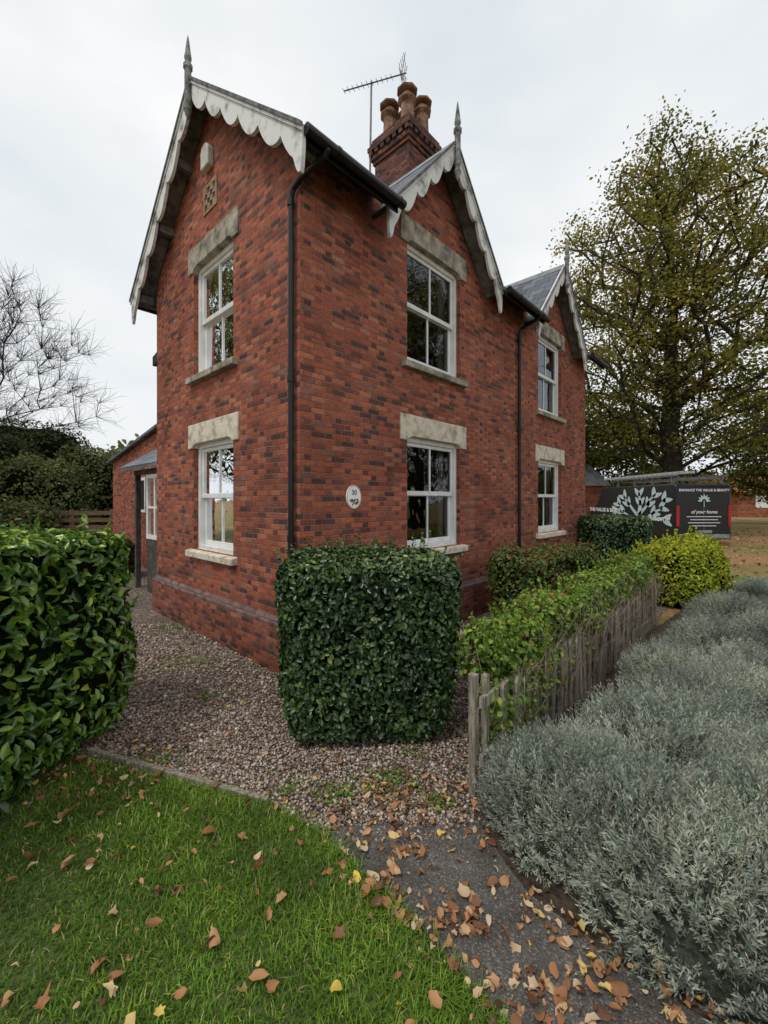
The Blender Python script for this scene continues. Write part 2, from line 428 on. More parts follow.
def text_mesh(name, body, size, mat, parent, loc, rot, align='CENTER', ext=0.002, shear=0.0, bold=0.0, sx=1.0):
    cu = bpy.data.curves.new(name, 'FONT'); cu.body = body; cu.size = size; cu.extrude = ext; cu.align_x = align; cu.align_y = 'CENTER'; cu.shear = shear; cu.offset = bold
    tmp = bpy.data.objects.new(name + '_tmp', cu); COL.objects.link(tmp)
    dg = bpy.context.evaluated_depsgraph_get()
    me = bpy.data.meshes.new_from_object(tmp.evaluated_get(dg))
    bpy.data.objects.remove(tmp); bpy.data.curves.remove(cu)
    me.name = name; me.materials.clear(); me.materials.append(mat)
    ob = bpy.data.objects.new(name, me); COL.objects.link(ob); ob.parent = parent; ob.location = loc; ob.rotation_euler = rot; ob.scale = (sx, 1, 1)
    return ob

# ---------------------------------------------------------------- HOUSE  (local x = long front, y = gable end depth)
YAW = math.radians(46.84)
house = empty('brick_house', (-0.757, 3.76, 0), YAW, 'two storey red brick Victorian cottage with scalloped white bargeboards', 'house')
L, W = 7.75, 3.62
mR = lambda a, d, z: (a, d, z)
mL = lambda a, d, z: (d, a, z)
RC = 1.81
GC = (2.12, 5.80)
wins = [('R', 1.5, 2.62, 1.05, 2.4), ('R', 1.5, 2.62, 3.28, 4.7), ('R', 5.18, 6.3, 1.05, 2.4), ('R', 5.18, 6.3, 3.28, 4.7),
        ('L', 1.25, 2.3, 1.03, 2.36), ('L', 1.25, 2.3, 3.22, 4.6)]

wall = MB()
def facade(poly, holes, mp, dep=0.1):
    loops = [[Vector((a, z, 0)) for a, z in poly]] + [[Vector((a, z, 0)) for a, z in ((h[0], h[2]), (h[0], h[3]), (h[1], h[3]), (h[1], h[2]))] for h in holes]
    tris = tessellate_polygon(loops); flat = [p for l in loops for p in l]
    wall.add([mp(p.x, 0, p.y) for p in flat], [tuple(x) for x in tris], 0)
    for a0, a1, z0, z1 in holes:
        c = [(a0, z0), (a1, z0), (a1, z1), (a0, z1)]
        wall.add([mp(a, 0, z) for a, z in c] + [mp(a, dep, z) for a, z in c], [(i, (i + 1) % 4, (i + 1) % 4 + 4, i + 4) for i in range(4)], 0)
        q = [(a0 - .25, z0 - .1), (a1 + .25, z0 - .1), (a1 + .25, z1 + .1), (a0 - .25, z1 + .1)]
        wall.add([mp(a, dep + .04, z) for a, z in q] + [mp(a, dep + 0.75, z) for a, z in q],
                 [(i, (i + 1) % 4, (i + 1) % 4 + 4, i + 4) for i in range(4)] + [(4, 5, 6, 7)], 1)
g1, g2 = GC; gw = 0.92; gz = 5.93
facade([(0, 0), (L, 0), (L, 4.88), (g2 + gw, 4.88), (g2, gz), (g2 - gw, 4.88), (g1 + gw, 4.88), (g1, gz), (g1 - gw, 4.88), (0, 4.88)],
       [w[1:] for w in wins if w[0] == 'R'], mR)
facade([(0, 0), (W, 0), (W, 4.88), (RC, 6.44), (0, 4.88)], [w[1:] for w in wins if w[0] == 'L'], mL)
wall.add([(L, 0, 0), (L, W, 0), (L, W, 4.88), (L, RC, 6.44), (L, 0, 4.88)], [(0, 1, 2, 3, 4)])
wall.add([(0, W, 0), (L, W, 0), (L, W, 4.88), (0, W, 4.88)], [(0, 1, 2, 3)])
obj('wall', wall, [BRICK, INTERIOR], house, recalc=False)

pl = MB()
def ring(o, z): return [(-o, -o, z), (L + o, -o, z), (L + o, W + o, z), (-o, W + o, z)]
def rings(mb, lst, mi=0):
    v = [p for r_ in lst for p in ring(*r_)]
    mb.add(v, [(i * 4 + j, i * 4 + (j + 1) % 4, (i + 1) * 4 + (j + 1) % 4, (i + 1) * 4 + j) for i in range(len(lst) - 1) for j in range(4)], mi)
rings(pl, [(0.045, -0.05), (0.045, 0.452)], 0)
rings(pl, [(0.048, 0.452), (0.048, 0.475), (0.002, 0.53)], 1)
obj('plinth', pl, [BRICK, BLUEBRICK], house, label='brick plinth with chamfered blue-grey brick course')

def make_window(face, a0, a1, z0, z1, idx):
    mp = mR if face == 'R' else mL
    def bx(mb, A0, A1, D0, D1, Z0, Z1, mi=0):
        p = mp(A0, D0, Z0); q = mp(A1, D1, Z1)
        mb.box(min(p[0], q[0]), max(p[0], q[0]), min(p[1], q[1]), max(p[1], q[1]), Z0, Z1, mi)
    fr = MB(); F = 0.055; zm = z0 + (z1 - z0) * 0.5; am = (a0 + a1) / 2
    bx(fr, a0, a0 + F, .06, .17, z0, z1); bx(fr, a1 - F, a1, .06, .17, z0, z1)
    bx(fr, a0 + F, a1 - F, .06, .17, z1 - F, z1); bx(fr, a0 + F, a1 - F, .055, .17, z0, z0 + .05)
    s = .045
    for (b0, b1, d0, d1) in ((zm - .02, z1 - F - .002, .085, .118), (z0 + .052, zm + .018, .122, .155)):
        bx(fr, a0 + F + .002, a0 + F + s, d0, d1, b0, b1); bx(fr, a1 - F - s, a1 - F - .002, d0, d1, b0, b1)
        bx(fr, a0 + F + s, a1 - F - s, d0, d1, b1 - s, b1); bx(fr, a0 + F + s, a1 - F - s, d0, d1, b0, b0 + s + .01)
        bx(fr, am - .013, am + .013, d0 + .003, d1 - .003, b0 + s, b1 - s)
    w = obj('window', fr, WHITE, house, bevel=0.003)
    g = MB()
    for (b0, b1, d0) in ((zm - .01, z1 - F, .102), (z0 + .06, zm, .139)):
        g.add([mp(a0 + F, d0, b0), mp(a1 - F, d0, b0), mp(a1 - F, d0, b1), mp(a0 + F, d0, b1)], [(0, 1, 2, 3)])
    obj('glass_pane', g, GLASS, w, recalc=False)
    si = MB()
    prof = [(-.07, z0 - .095), (-.07, z0 - .02), (.06, z0 + .004), (.06, z0 - .095)]
    si.prism(prof, lambda d, z: mp(a0 - .1, d, z), lambda d, z: mp(a1 + .1, d, z))
    obj('window_sill', si, STONE if z0 > 2 else STONE2, w, bevel=0.008)
    li = MB(); lh = .25; e = .13
    pts = [(a0 - e, z1 - .055), (a0 - .002, z1 - .055), (a0 + .035, z1 - .02), (a0 + .10, z1 - .002), (a1 - .10, z1 - .002), (a1 - .035, z1 - .02), (a1 + .002, z1 - .055), (a1 + e, z1 - .055), (a1 + e, z1 + lh), (a0 - e, z1 + lh)]
    li.prism(pts, lambda a, z: mp(a, -.02, z), lambda a, z: mp(a, .09, z))
    obj('lintel', li, STONE if z0 > 2 else STONE2, w, bevel=0.009)
    n = 26; cw = 0.15 if idx not in (4, 5) else 0.22
    for side in (0, 1):
        cu = MB(); pts = []
        for i in range(n + 1):
            a = i / n * cw; a = a0 + .02 + a if side == 0 else a1 - .02 - a
            pts.append((a, .24 + .018 * math.sin(i * 1.5)))
        v = [mp(a, d, z0 + .02) for a, d in pts] + [mp(a, d, z1 - .03) for a, d in pts]
        cu.add(v, [(i, i + 1, i + n + 2, i + n + 1) for i in range(n)])
        obj('curtain', cu, CURTAIN, w, smooth=True, recalc=False)
for i, w in enumerate(wins): make_window(*w, i)

# roofs
RE = -.34; RF = 3.96
rt = lambda y: 4.6 + .86 * (y + .42) if y <= RC else 4.6 + .86 * (RC + .42) - .86 * (y - RC)
TH = .055
roof = MB()
def slab(y0, y1, x0, x1, mi=0):
    roof.prism([(y0, rt(y0)), (y1, rt(y1)), (y1, rt(y1) - TH), (y0, rt(y0) - TH)], lambda y, z: (x0, y, z), lambda y, z: (x1, y, z), mi)
X0, X1 = -.20, 7.95
slab(.05, RC, X0, X1)
HW = 1.20
segs = [(X0, GC[0] - HW + .03), (GC[0] + HW - .03, GC[1] - HW + .03), (GC[1] + HW - .03, X1)]
for a, b in segs: slab(RE, .05, a, b)
slab(RC, RF, X0, X1)
ZA = 6.05; SL = 1.14
for c in GC:
    for sg in (-1, 1):
        roof.prism([(c + sg * HW, ZA - SL * HW), (c, ZA), (c, ZA - TH), (c + sg * HW, ZA - SL * HW - TH)], lambda x, z: (x, -.22, z), lambda x, z: (x, 1.3, z))
roof_o = obj('roof', roof, SLATE, house)
rd = MB()
rd.prism([(RC - .12, rt(RC - .12) + .012), (RC, rt(RC) + .05), (RC + .12, rt(RC + .12) + .012)], lambda y, z: (X0, y, z), lambda y, z: (X1, y, z))
for c in GC:
    rd.prism([(c - .09, ZA - SL * .09 + .012), (c, ZA + .035), (c + .09, ZA - SL * .09 + .012)], lambda x, z: (x, -.23, z), lambda x, z: (x, 1.25, z))
obj('ridge_capping', rd, LEAD, roof_o)
sf = MB()
for y0, y1 in ((RE + .01, RC), (RC, RF - .01)):
    sf.prism([(y0, rt(y0) - TH - .003), (y1, rt(y1) - TH - .003), (y1, rt(y1) - TH - .02), (y0, rt(y0) - TH - .02)], lambda y, z: (X0 + .01, y, z), lambda y, z: (-.003, y, z))
for y in (-.2, .6, 1.25, 2.37, 3.0, 3.8):
    zc = rt(y) - TH - .03
    sf.box(X0 + .02, -.002, y - .04, y + .04, zc - .11, zc - .005)
obj('soffit', sf, SOFFITL, house)
for c in GC:
    sf = MB()
    for sg in (-1, 1):
        sf.prism([(c + sg * (HW - .02), ZA - SL * (HW - .02) - TH - .003), (c, ZA - TH - .003), (c, ZA - TH - .02), (c + sg * (HW - .02), ZA - SL * (HW - .02) - TH - .02)], lambda x, z: (x, -.2, z), lambda x, z: (x, -.003, z))
    obj('soffit', sf, SOFFITL, house)
for a, b in segs:
    sf = MB(); sf.prism([(RE + .02, rt(RE + .02) - TH - .004), (-.003, rt(0) - TH - .004), (-.003, rt(0) - TH - .02), (RE + .02, rt(RE + .02) - TH - .02)], lambda y, z: (a + .02, y, z), lambda y, z: (b - .02, y, z))
    obj('eaves_boarding', sf, SOFFIT, house)

def barge(c, hw, za, sl, mp, off, lobe, D0, D1):
    slen = math.hypot(1, sl)
    nl = max(3, round(hw * slen / lobe))
    for sg in (-1, 1):
        bb = MB(); mo = MB()
        n = nl * 24; cols = []
        fe = .35 / nl
        for i in range(n + 1):
            f = i / n; a = c + sg * hw * f; zt = za - sl * hw * f
            q = f / (1 - fe) * (nl - .5)
            ph = q % 1.0
            if f <= 1 - fe:
                # ogee: deep rounded drop, raised shoulder between the drops
                rnd = max(0, 1 - (2 * ph - 1) ** 2) ** .5
                dep = D0 + D1 * (rnd * .75 + .25 * rnd ** 4)
            else:
                u = (f - (1 - fe)) / fe
                dep = D0 + D1 * (1.0 + .6 * math.sin(math.pi * min(1, u * .9))) if u < .85 else D0 + D1 * 1.25 * (1 - ((u - .85) / .15) ** 2 * .9)
            cols.append((a, zt, zt - dep * slen * .85))
        v = []
        for a, zt, zb in cols:
            v += [mp(a, off, zt), mp(a, off, zb), mp(a, off + .035, zb), mp(a, off + .035, zt)]
        f_ = []
        for i in range(n):
            for j in range(4):
                f_.append((i * 4 + j, i * 4 + (j + 1) % 4, (i + 1) * 4 + (j + 1) % 4, (i + 1) * 4 + j))
        f_ += [(0, 1, 2, 3), tuple(n * 4 + j for j in (3, 2, 1, 0))]
        bb.add(v, f_)
        b = obj('bargeboard', bb, BARGE, house)
        for (t0, t1, o0, M_) in ((.012, -.028, -.03, BARGEDK), (-.030, -.06, -.016, BARGE)):
            mo = MB()
            mo.prism([(c, za + t0), (c + sg * (hw + .01), za - sl * (hw + .01) + t0), (c + sg * (hw + .01), za - sl * (hw + .01) + t1), (c, za + t1)],
                     lambda a, z: mp(a, off + o0, z), lambda a, z: mp(a, off - .001, z))
            obj('bargeboard_moulding', mo, M_, b)
    fi = MB(); p = mp(c, off - .03, za)
    fi.lathe(p, [(.01, -.50), (.03, -.45), (.045, -.4), (.028, -.35), (.038, -.31), (.038, .06), (.052, .08), (.052, .12), (.026, .15), (.042, .2), (.032, .26), (.012, .42), (.004, .46)], 10)
    obj('finial', fi, FINIALM, house)
barge(RC, RC - RE + .02, rt(RC) + .02, .86, mL, X0 - .036, .46, .14, .14)
for c in GC: barge(c, HW + .01, ZA + .02, SL, mR, -.257, .37, .11, .12)

GY = RE - .05; GZ = rt(RE) - .045
for a, b in segs:
    gt = MB()
    gt.tube([(a - .02, GY, GZ), (b + .03, GY, GZ)], .046, 12)
    gt.box(a, b, RE - .004, RE + .014, GZ - .07, GZ + .03)
    x = a + .3
    while x < b: gt.tube([(x, GY, GZ), (x + .025, GY, GZ)], .052, 12); x += .8
    obj('gutter', gt, BLACK, house, smooth=False)
gt = MB(); gt.tube([(X0, RF + .05, GZ), (X1, RF + .05, GZ)], .046, 12); obj('gutter', gt, BLACK, house)
def pipe(pts, coll):
    p = MB(); p.tube(pts, .026, 12)
    for c in coll: p.lathe(c, [(.034, -.03), (.034, .03)], 12)
    return obj('downpipe', p, BLACK, house)
pipe([(.0, GY, GZ), (.0, GY, GZ - .05), (-.005, GY + .03, GZ - .08), (-.036, -.06, 4.50), (-.044, .045, 4.45), (-.046, .072, 4.39), (-.046, .075, .35)],
     [(-.046, .075, z) for z in (4.34, 2.75, 1.3)])
pipe([(4.33, GY, GZ), (4.33, GY, GZ - .05), (4.33, GY + .04, GZ - .08), (4.33, -.08, 4.47), (4.33, -.046, 4.40), (4.33, -.046, .3)], [(4.33, -.046, z) for z in (4.3, 2.8, 1.5)])
b = MB(); b.box(.1, .22, W, W + .18, 3.9, 3.94); b.prism([(W + .12, 3.78), (W + .34, 3.74), (W + .34, 3.88), (W + .12, 3.92)], lambda y, z: (.05, y, z), lambda y, z: (.27, y, z))
obj('dark_wall_fitting', b, BLACK, house)  # small dark fitting of unknown use; the lamp-like shape is made up

# chimney
ch = MB(); cx, cy = 3.62, 1.81
def cb(h, z0, z1): ch.box(cx - h, cx + h, cy - h, cy + h, z0, z1)
cb(.40, 6.0, 7.75); cb(.43, 7.75, 7.82); cb(.46, 7.82, 7.9)
for i in range(7):
    o = -.43 + i * .86 / 6
    for q in (-1, 1):
        ch.box(cx + o - .04, cx + o + .04, cy + q * .46 - .03, cy + q * .46 + .03, 7.9, 7.98)
        ch.box(cx + q * .462 - .03, cx + q * .462 + .03, cy + o - .04, cy + o + .04, 7.901, 7.981)
cb(.43, 7.9, 7.98); cb(.5, 7.98, 8.06); cb(.47, 8.06, 8.13); cb(.44, 8.13, 8.2)
chim = obj('chimney', ch, CHIMBRICK, roof_o, bevel=.006)
for dx in (-.21, .21):
    for dy in (-.21, .21):
        p = MB(); hh = .44 + .07 * (dx > 0); c0 = (cx + dx, cy + dy, 8.18); q4 = .39
        p.lathe(c0, [(.165, 0), (.165, .05), (.13, .09), (.115, hh)], 8, rot=q4)
        p.lathe((c0[0], c0[1], 8.18 + hh), [(.12, -.02), (.17, .03), (.175, .06), (.12, .08), (.10, .15)], 8, rot=q4)
        p.lathe((c0[0], c0[1], 8.18 + hh), [(.175, .19), (.19, .215), (.06, .28), (.02, .29)], 8, rot=q4)
        p.lathe((c0[0], c0[1], 8.18 + hh), [(.07, .14), (.07, .20)], 8, rot=q4)
        obj('chimney_pot', p, TERRA, chim)

# vent + alarm box
v = MB()
v.box(-.012, .01, 1.63, 1.99, 5.12, 5.16); v.box(-.012, .01, 1.63, 1.99, 5.42, 5.46); v.box(-.012, .01, 1.63, 1.67, 5.16, 5.42); v.box(-.012, .01, 1.95, 1.99, 5.16, 5.42)
for i in range(4):
    for j in range(4):
        if (i + j) % 2 == 0: v.box(-.01, .01, 1.67 + i * .07, 1.74 + i * .07, 5.16 + j * .065, 5.225 + j * .065)
v.box(-.002, .008, 1.665, 1.955, 5.155, 5.425, 1)
obj('air_vent', v, [simple('tan_terracotta', (.2, .12, .07), (.38, .26, .16), 9, .9), SOFFIT], house, label='tan terracotta lattice air vent')
ab = MB(); ab.prism([(1.72, 5.60), (1.92, 5.60), (1.92, 5.80), (1.89, 5.86), (1.82, 5.885), (1.75, 5.86), (1.72, 5.80)], lambda a, z: (-.08, a, z), lambda a, z: (-.001, a, z))
obj('alarm_box', ab, simple('aged_cream_plastic', (.5, .48, .42), (.66, .63, .57), 6), house, bevel=.015)

# plaque
pq = MB(); n = 36; PX, PZ = .647, 1.68
pq.prism([(PX + .10 * math.cos(2 * math.pi * i / n), PZ + .118 * math.sin(2 * math.pi * i / n)) for i in range(n)], lambda a, z: (a, -.016, z), lambda a, z: (a, -.001, z), 0)
pv = []
for i in range(n):
    a = 2 * math.pi * i / n
    for rr in (.95, .92): pv.append((PX + rr * .10 * math.cos(a), -.0175, PZ + rr * .118 * math.sin(a)))
pq.add(pv, [(2 * i, 2 * ((i + 1) % n), 2 * ((i + 1) % n) + 1, 2 * i + 1) for i in range(n)], 1)
random.seed(3)
for i in range(34):
    a0 = random.uniform(-.055, .055); z0_ = random.uniform(-.078, -.02); rr = random.uniform(.006, .012)
    if abs(a0) > .045 and z0_ < -.06: continue
    pq.add([(PX + a0 + rr * math.cos(k * 1.2566), -.018 - i * .0001, PZ + z0_ + rr * math.sin(k * 1.2566)) for k in range(5)], [(0, 1, 2, 3, 4)], 1 if i % 3 else 2)
plq = obj('number_plaque', pq, [CERAMIC, REDPAINT, simple('plaque_green', (.03, .08, .03), (.05, .12, .04), 5)], house, recalc=False, label='round white ceramic house number plaque with red brown picture')
text_mesh('house_number', '30', .075, BLUEPAINT, plq, (PX, -.018, PZ + .045), (math.pi / 2, 0, 0), ext=.001)

# rear wing and side porch
rw = MB(); xw = 1.2
rw.prism([(W + .02, -.05), (10.8, -.05), (10.8, 2.7), (W + .02, 3.75)], lambda y, z: (xw, y, z), lambda y, z: (xw + 3.2, y, z))
rwo = obj('rear_wing', rw, BRICK, house, label='lower brick wing with sloping verge')
rr_ = MB(); rr_.prism([(W + .02, 3.83), (11.0, 2.76), (11.0, 2.70), (W + .02, 3.76)], lambda y, z: (xw - .12, y, z), lambda y, z: (xw + 3.3, y, z))
obj('roof', rr_, SLATE, rwo)
ww = MB(); ww.box(xw - .02, xw + .01, 8.0, 8.45, 1.35, 2.2); wno = obj('window', ww, WHITE, rwo)
wg = MB(); wg.box(xw - .026, xw - .022, 8.06, 8.39, 1.42, 2.13); obj('glass_pane', wg, INTERIOR, wno)
pc = MB()
for y in (W + .25, 5.65): pc.box(.30, .38, y - .04, y + .04, 0, 2.2)
pc.box(.33, .37, W + .3, 5.1, 0, .95)
pc.box(.30, .38, W + .2, 5.75, 2.12, 2.2)
po = obj('porch', pc, SOFFIT, house, label='small side porch with dark posts and slate roof')
pw = MB()
for y in (W + .45, 4.72, 5.1): pw.box(.325, .375, y - .035, y + .035, .96, 2.1)
pw.box(.32, .38, W + .3, 5.13, .96, 1.03); pw.box(.32, .38, W + .3, 5.13, 2.03, 2.1); pw.box(.325, .375, W + .3, 5.13, 1.5, 1.54)
obj('window', pw, WHITE, po)
pr = MB(); pr.prism([(.12, 2.2), (1.19, 2.92), (1.19, 2.97), (.12, 2.26)], lambda x, z: (x, W + .05, z), lambda x, z: (x, 5.95, z))
obj('roof', pr, SLATE, po)
pb = MB(); pb.box(.9, .95, W + .1, 5.6, 0, 2.2); obj('door', pb, BROWNWOOD, po)

# ---------------------------------------------------------------- tv antenna
an = empty('tv_antenna', (-.26, 7.6, 7.3), 0, 'grey aerial on a pole strapped to the chimney', 'aerial')
a = MB(); a.tube([(0, 0, 0), (0.03, 0, 1.98)], .018, 8); obj('mast', a, METAL, an)
a = MB()
b0 = Vector((-.48, .10, 1.90)); b1 = Vector((.66, -.16, 1.97)); a.tube([b0, b1], .012, 6)
dv = (b1 - b0).normalized(); side = dv.cross(Vector((0, 0, 1))).normalized(); upv = side.cross(dv)
for i in range(11):
    p = b0 + (b1 - b0) * (i / 13); a.tube([p - side * .10 + upv * .04, p + side * .10 - upv * .04], .005, 5)
for s_ in (-1, 1):
    for k in range(4):
        q = b0 + (b1 - b0) * .93 + upv * s_ * (.05 + k * .05) + dv * (.03 * k) - dv * .02
        a.tube([q - side * .16, q + side * .16], .005, 5)
    q0 = b0 + (b1 - b0) * .93
    for sd in (-.12, .12): a.tube([q0 + side * sd * .3, q0 + upv * s_ * .24 + dv * .1 + side * sd], .005, 5)
obj('aerial_array', a, METAL, an)

# ---------------------------------------------------------------- GROUND
def ground_sheet(name, pts, z, mat, label, jit=.0, step=.12, cat='ground'):
    out = []
    r = random.Random(len(name))
    for i, p in enumerate(pts):
        q = pts[(i + 1) % len(pts)]; d = math.hypot(q[0] - p[0], q[1] - p[1]); k = max(1, int(d / step)) if d < 8 and jit else 1
        for j in range(k):
            f = j / k; out.append((p[0] + (q[0] - p[0]) * f + (r.uniform(-jit, jit) if jit else 0), p[1] + (q[1] - p[1]) * f + (r.uniform(-jit, jit) if jit else 0)))
    tr_ = tessellate_polygon([[Vector((x, y, 0)) for x, y in out]])
    mb = MB(); mb.add([(x, y, z) for x, y in out], [tuple(t_) for t_ in tr_])
    o = obj(name, mb, mat, None, recalc=True); tag(o, label, cat, kind='structure')
    for p in o.data.polygons:
        if p.normal.z < 0: p.flip()
    return o

m, t = newmat('rough_ground'); g = t.n('ShaderNodeNewGeometry'); pz = g.outputs['Position']
c = t.ramp(t.noise(pz, 1.2, 6), [(0.35, (0.09, 0.13, 0.03)), (0.6, (0.17, 0.19, 0.055))])
c = t.mix(t.rng(t.noise(pz, 0.35, 5), 0.40, 0.55), c, t.ramp(t.noise(pz, 18, 3), [(0.35, (0.16, 0.09, 0.045)), (0.65, (0.46, 0.25, 0.11))]))
t.out(c, .95, t.bump(t.noise(pz, 30, 4), .03)); GROUND = m
m, t = newmat('gravel'); g = t.n('ShaderNodeNewGeometry'); pz = g.outputs['Position']
vo = t.n('ShaderNodeTexVoronoi'); vo.inputs['Scale'].default_value = 62; t.l(pz, vo.inputs['Vector'])
sc = t.n('ShaderNodeSeparateColor'); t.l(vo.outputs['Color'], sc.inputs[0])
c = t.ramp(sc.outputs[0], [(0, (0.08, 0.062, 0.05)), (.3, (0.22, 0.165, 0.13)), (.65, (0.38, 0.3, 0.245)), (.9, (.54, .46, .39)), (1, (0.72, 0.68, 0.62))])
edge = t.rng(vo.outputs['Distance'], .25, .75, 1.0, .22)
cl = t.n('ShaderNodeCombineColor')
for i in range(3): t.l(edge, cl.inputs[i])
c = t.mix(1.0, c, cl.outputs[0], 'MULTIPLY')
c = t.mix(1.0, c, t.ramp(t.noise(pz, 1.3, 5), [(.35, (.66, .62, .58)), (.65, (1.1, 1.08, 1.05))]), 'MULTIPLY')
t.out(c, .85, t.bump(t.m('SUBTRACT', 1.0, vo.outputs['Distance']), .012)); GRAVEL = m
m, t = newmat('asphalt'); g = t.n('ShaderNodeNewGeometry'); pz = g.outputs['Position']
vo = t.n('ShaderNodeTexVoronoi'); vo.inputs['Scale'].default_value = 170; t.l(pz, vo.inputs['Vector'])
sc = t.n('ShaderNodeSeparateColor'); t.l(vo.outputs['Color'], sc.inputs[0])
c = t.ramp(sc.outputs[0], [(0, (0.065, 0.062, 0.06)), (.8, (0.115, 0.11, 0.10)), (1, (0.22, 0.205, 0.19))])
c = t.mix(1.0, c, t.ramp(t.noise(pz, 3, 7, .7), [(.35, (.6, .57, .54)), (.65, (1.3, 1.25, 1.2))]), 'MULTIPLY')
c = t.mix(t.rng(t.noise(pz, 5, 5, .7), .56, .72, 0, .4), c, (.09, .10, .045))
t.out(c, .85, t.bump(t.m('ADD', t.m('SUBTRACT', 1.0, vo.outputs['Distance']), t.m('MULTIPLY', t.noise(pz, 9, 4), 2.0)), .003)); ASPH = m
m, t = newmat('soil'); g = t.n('ShaderNodeNewGeometry'); pz = g.outputs['Position']
c = t.ramp(t.noise(pz, 25, 6, .7), [(.35, (0.02, 0.014, 0.01)), (.65, (0.10, 0.07, 0.048))])
t.out(c, .95, t.bump(t.noise(pz, 40, 5), .02)); SOIL = m
m, t = newmat('lawn_thatch'); g = t.n('ShaderNodeNewGeometry'); pz = g.outputs['Position']
c = t.ramp(t.noise(pz, 60, 5, .7), [(.35, (0.035, 0.06, 0.012)), (.65, (0.11, 0.14, 0.038))])
t.out(c, .95, t.bump(t.noise(pz, 80, 4), .01)); THATCH = m

ground_sheet('ground', [(-400, -60), (400, -60), (400, 500), (-400, 500)], 0.0, GROUND, 'rough grass and leaf strewn ground')
lawn_poly = [(-7, -4), (1.9, -4), (1.22, -1), (.80, .55), (.40, 1.30), (.085, 1.66), (-.13, 1.88), (-.29, 2.05), (-.64, 2.26), (-1.28, 2.47), (-1.89, 2.68), (-3.2, 3.1), (-7, 3.6)]
ground_sheet('gravel_drive', [(-1.9, 2.6), (-.64, 2.2), (-.2, 1.95), (.43, 2.0), (.55, 2.33), (3.2, 5.15), (6.0, 8.1), (9, 11), (6, 14), (-3, 16), (-13, 15), (-13, 9), (-5, 4.4), (-3.2, 3.1)], .004, GRAVEL, 'brown gravel drive around the cottage')
ground_sheet('lawn', lawn_poly, .010, THATCH, 'mown green lawn', jit=.008)
path_poly = [(1.9, -4), (1.22, -1), (.80, .55), (.40, 1.30), (.085, 1.66), (-.13, 1.88), (-.29, 2.05), (-.1, 2.11), (.2, 2.10), (.46, 2.13), (.6, 1.75), (.8, 1.5), (1.1, 1.25), (1.6, .55), (2.4, -1), (3.2, -4)]
ground_sheet('footpath', path_poly, .014, ASPH, 'worn dark asphalt footpath', jit=.010)
ground_sheet('flower_bed', [(.43, 2.12), (.6, 1.7), (.8, 1.45), (1.1, 1.2), (1.6, .5), (2.4, -1), (9, -1), (12, 8), (6.5, 8.1), (3.2, 5.1), (.55, 2.33)], .008, SOIL, 'dark soil planting bed', jit=.01)

# lawn timber edging
ed = empty('timber_edging', (-1.9, 2.69, 0), 0, 'weathered timber board edging the lawn', 'lawn edging')
q = Vector((1.27, -.43, 0)); d = q.normalized(); n_ = Vector((-d.y, d.x, 0)) * .015
for (s0, s1, zz) in ((0, .62, .052), (.63, 1.34, .044)):
    e = MB()
    a0 = d * s0; a1 = d * s1 + Vector((0, 0, -.008))
    e.add([a0 - n_, a1 - n_, a1 + n_, a0 + n_] + [x + Vector((0, 0, zz)) for x in (a0 - n_, a1 - n_, a1 + n_, a0 + n_)],
          [(0, 1, 2, 3), (4, 5, 6, 7), (0, 1, 5, 4), (1, 2, 6, 5), (2, 3, 7, 6), (3, 0, 4, 7)])
    obj('edging_board', e, OLDWOOD, ed, bevel=.003)

def inpoly(P, poly):
    x, y = P[:, 0], P[:, 1]; ins = np.zeros(len(P), bool); n = len(poly)
    for i in range(n):
        x0, y0 = poly[i]; x1, y1 = poly[(i + 1) % n]
        if y0 == y1: continue
        c = ((y0 > y) != (y1 > y)) & (x < (x1 - x0) * (y - y0) / (y1 - y0) + x0); ins ^= c
    return ins
def blades(n, area, poly, hmin, hmax, thin=True):
    P = np.stack([rng.uniform(area[0], area[1], n), rng.uniform(area[2], area[3], n)], 1)
    P = P[inpoly(P + rng.normal(size=P.shape) * .018, poly)]
    if thin:
        keep = rng.random(len(P)) < np.clip(.22 + 1.0 * (P[:, 0] + 2.0 + .15 * lump(P, 8, .8)), .08, 1) * np.clip(1.15 + .5 * lump(P, 18, 1.0), .45, 1); P = P[keep]
    n = len(P)
    P = np.concatenate([P, np.full((n, 1), .008)], 1)
    pn = lump(P, 5, 1.4); p2 = lump(P, 6, .5); hh = rng.uniform(hmin, hmax, n) * (1 + .3 * pn + .25 * p2)
    az = rng.uniform(0, 6.283, n) ; lean = rng.uniform(.1, 1.4, n) * hh
    D = np.stack([np.cos(az), np.sin(az), np.zeros(n)], 1); Wd = np.stack([-np.sin(az), np.cos(az), np.zeros(n)], 1) * rng.uniform(.0012, .003, n)[:, None]
    Z = np.array([[0, 0, 1.]])
    m1 = P + D * (lean * .35)[:, None] + Z * (hh * .6)[:, None]; tp = P + D * lean[:, None] + Z * (hh * rng.uniform(.6, 1.05, n))[:, None]
    V = np.stack([P - Wd, P + Wd, m1 - Wd * .8, m1 + Wd * .8, tp - Wd * .15, tp + Wd * .15], 1).reshape(-1, 3)
    i = np.arange(n)[:, None] * 6
    F = np.concatenate([i + np.array([[0, 1, 3, 2]]), i + np.array([[2, 3, 5, 4]])], 1).reshape(-1, 4)
    tn = np.clip(rng.beta(2.2, 2.4, n) * .9 + .14 * pn + .12 * p2, 0, .93); tn[rng.random(n) < .05] = 1
    return V, F, 0, np.repeat(tn, 2)
lawn_in = [(x, y) for x, y in lawn_poly]
pts_ = [blades(98000, (-2.6, .9, 1.0, 2.9), lawn_in, .018, .044), blades(14000, (-4.5, 1.2, -.5, 1.0), lawn_in, .025, .05, False)]
V, F, M, T = join(pts_)
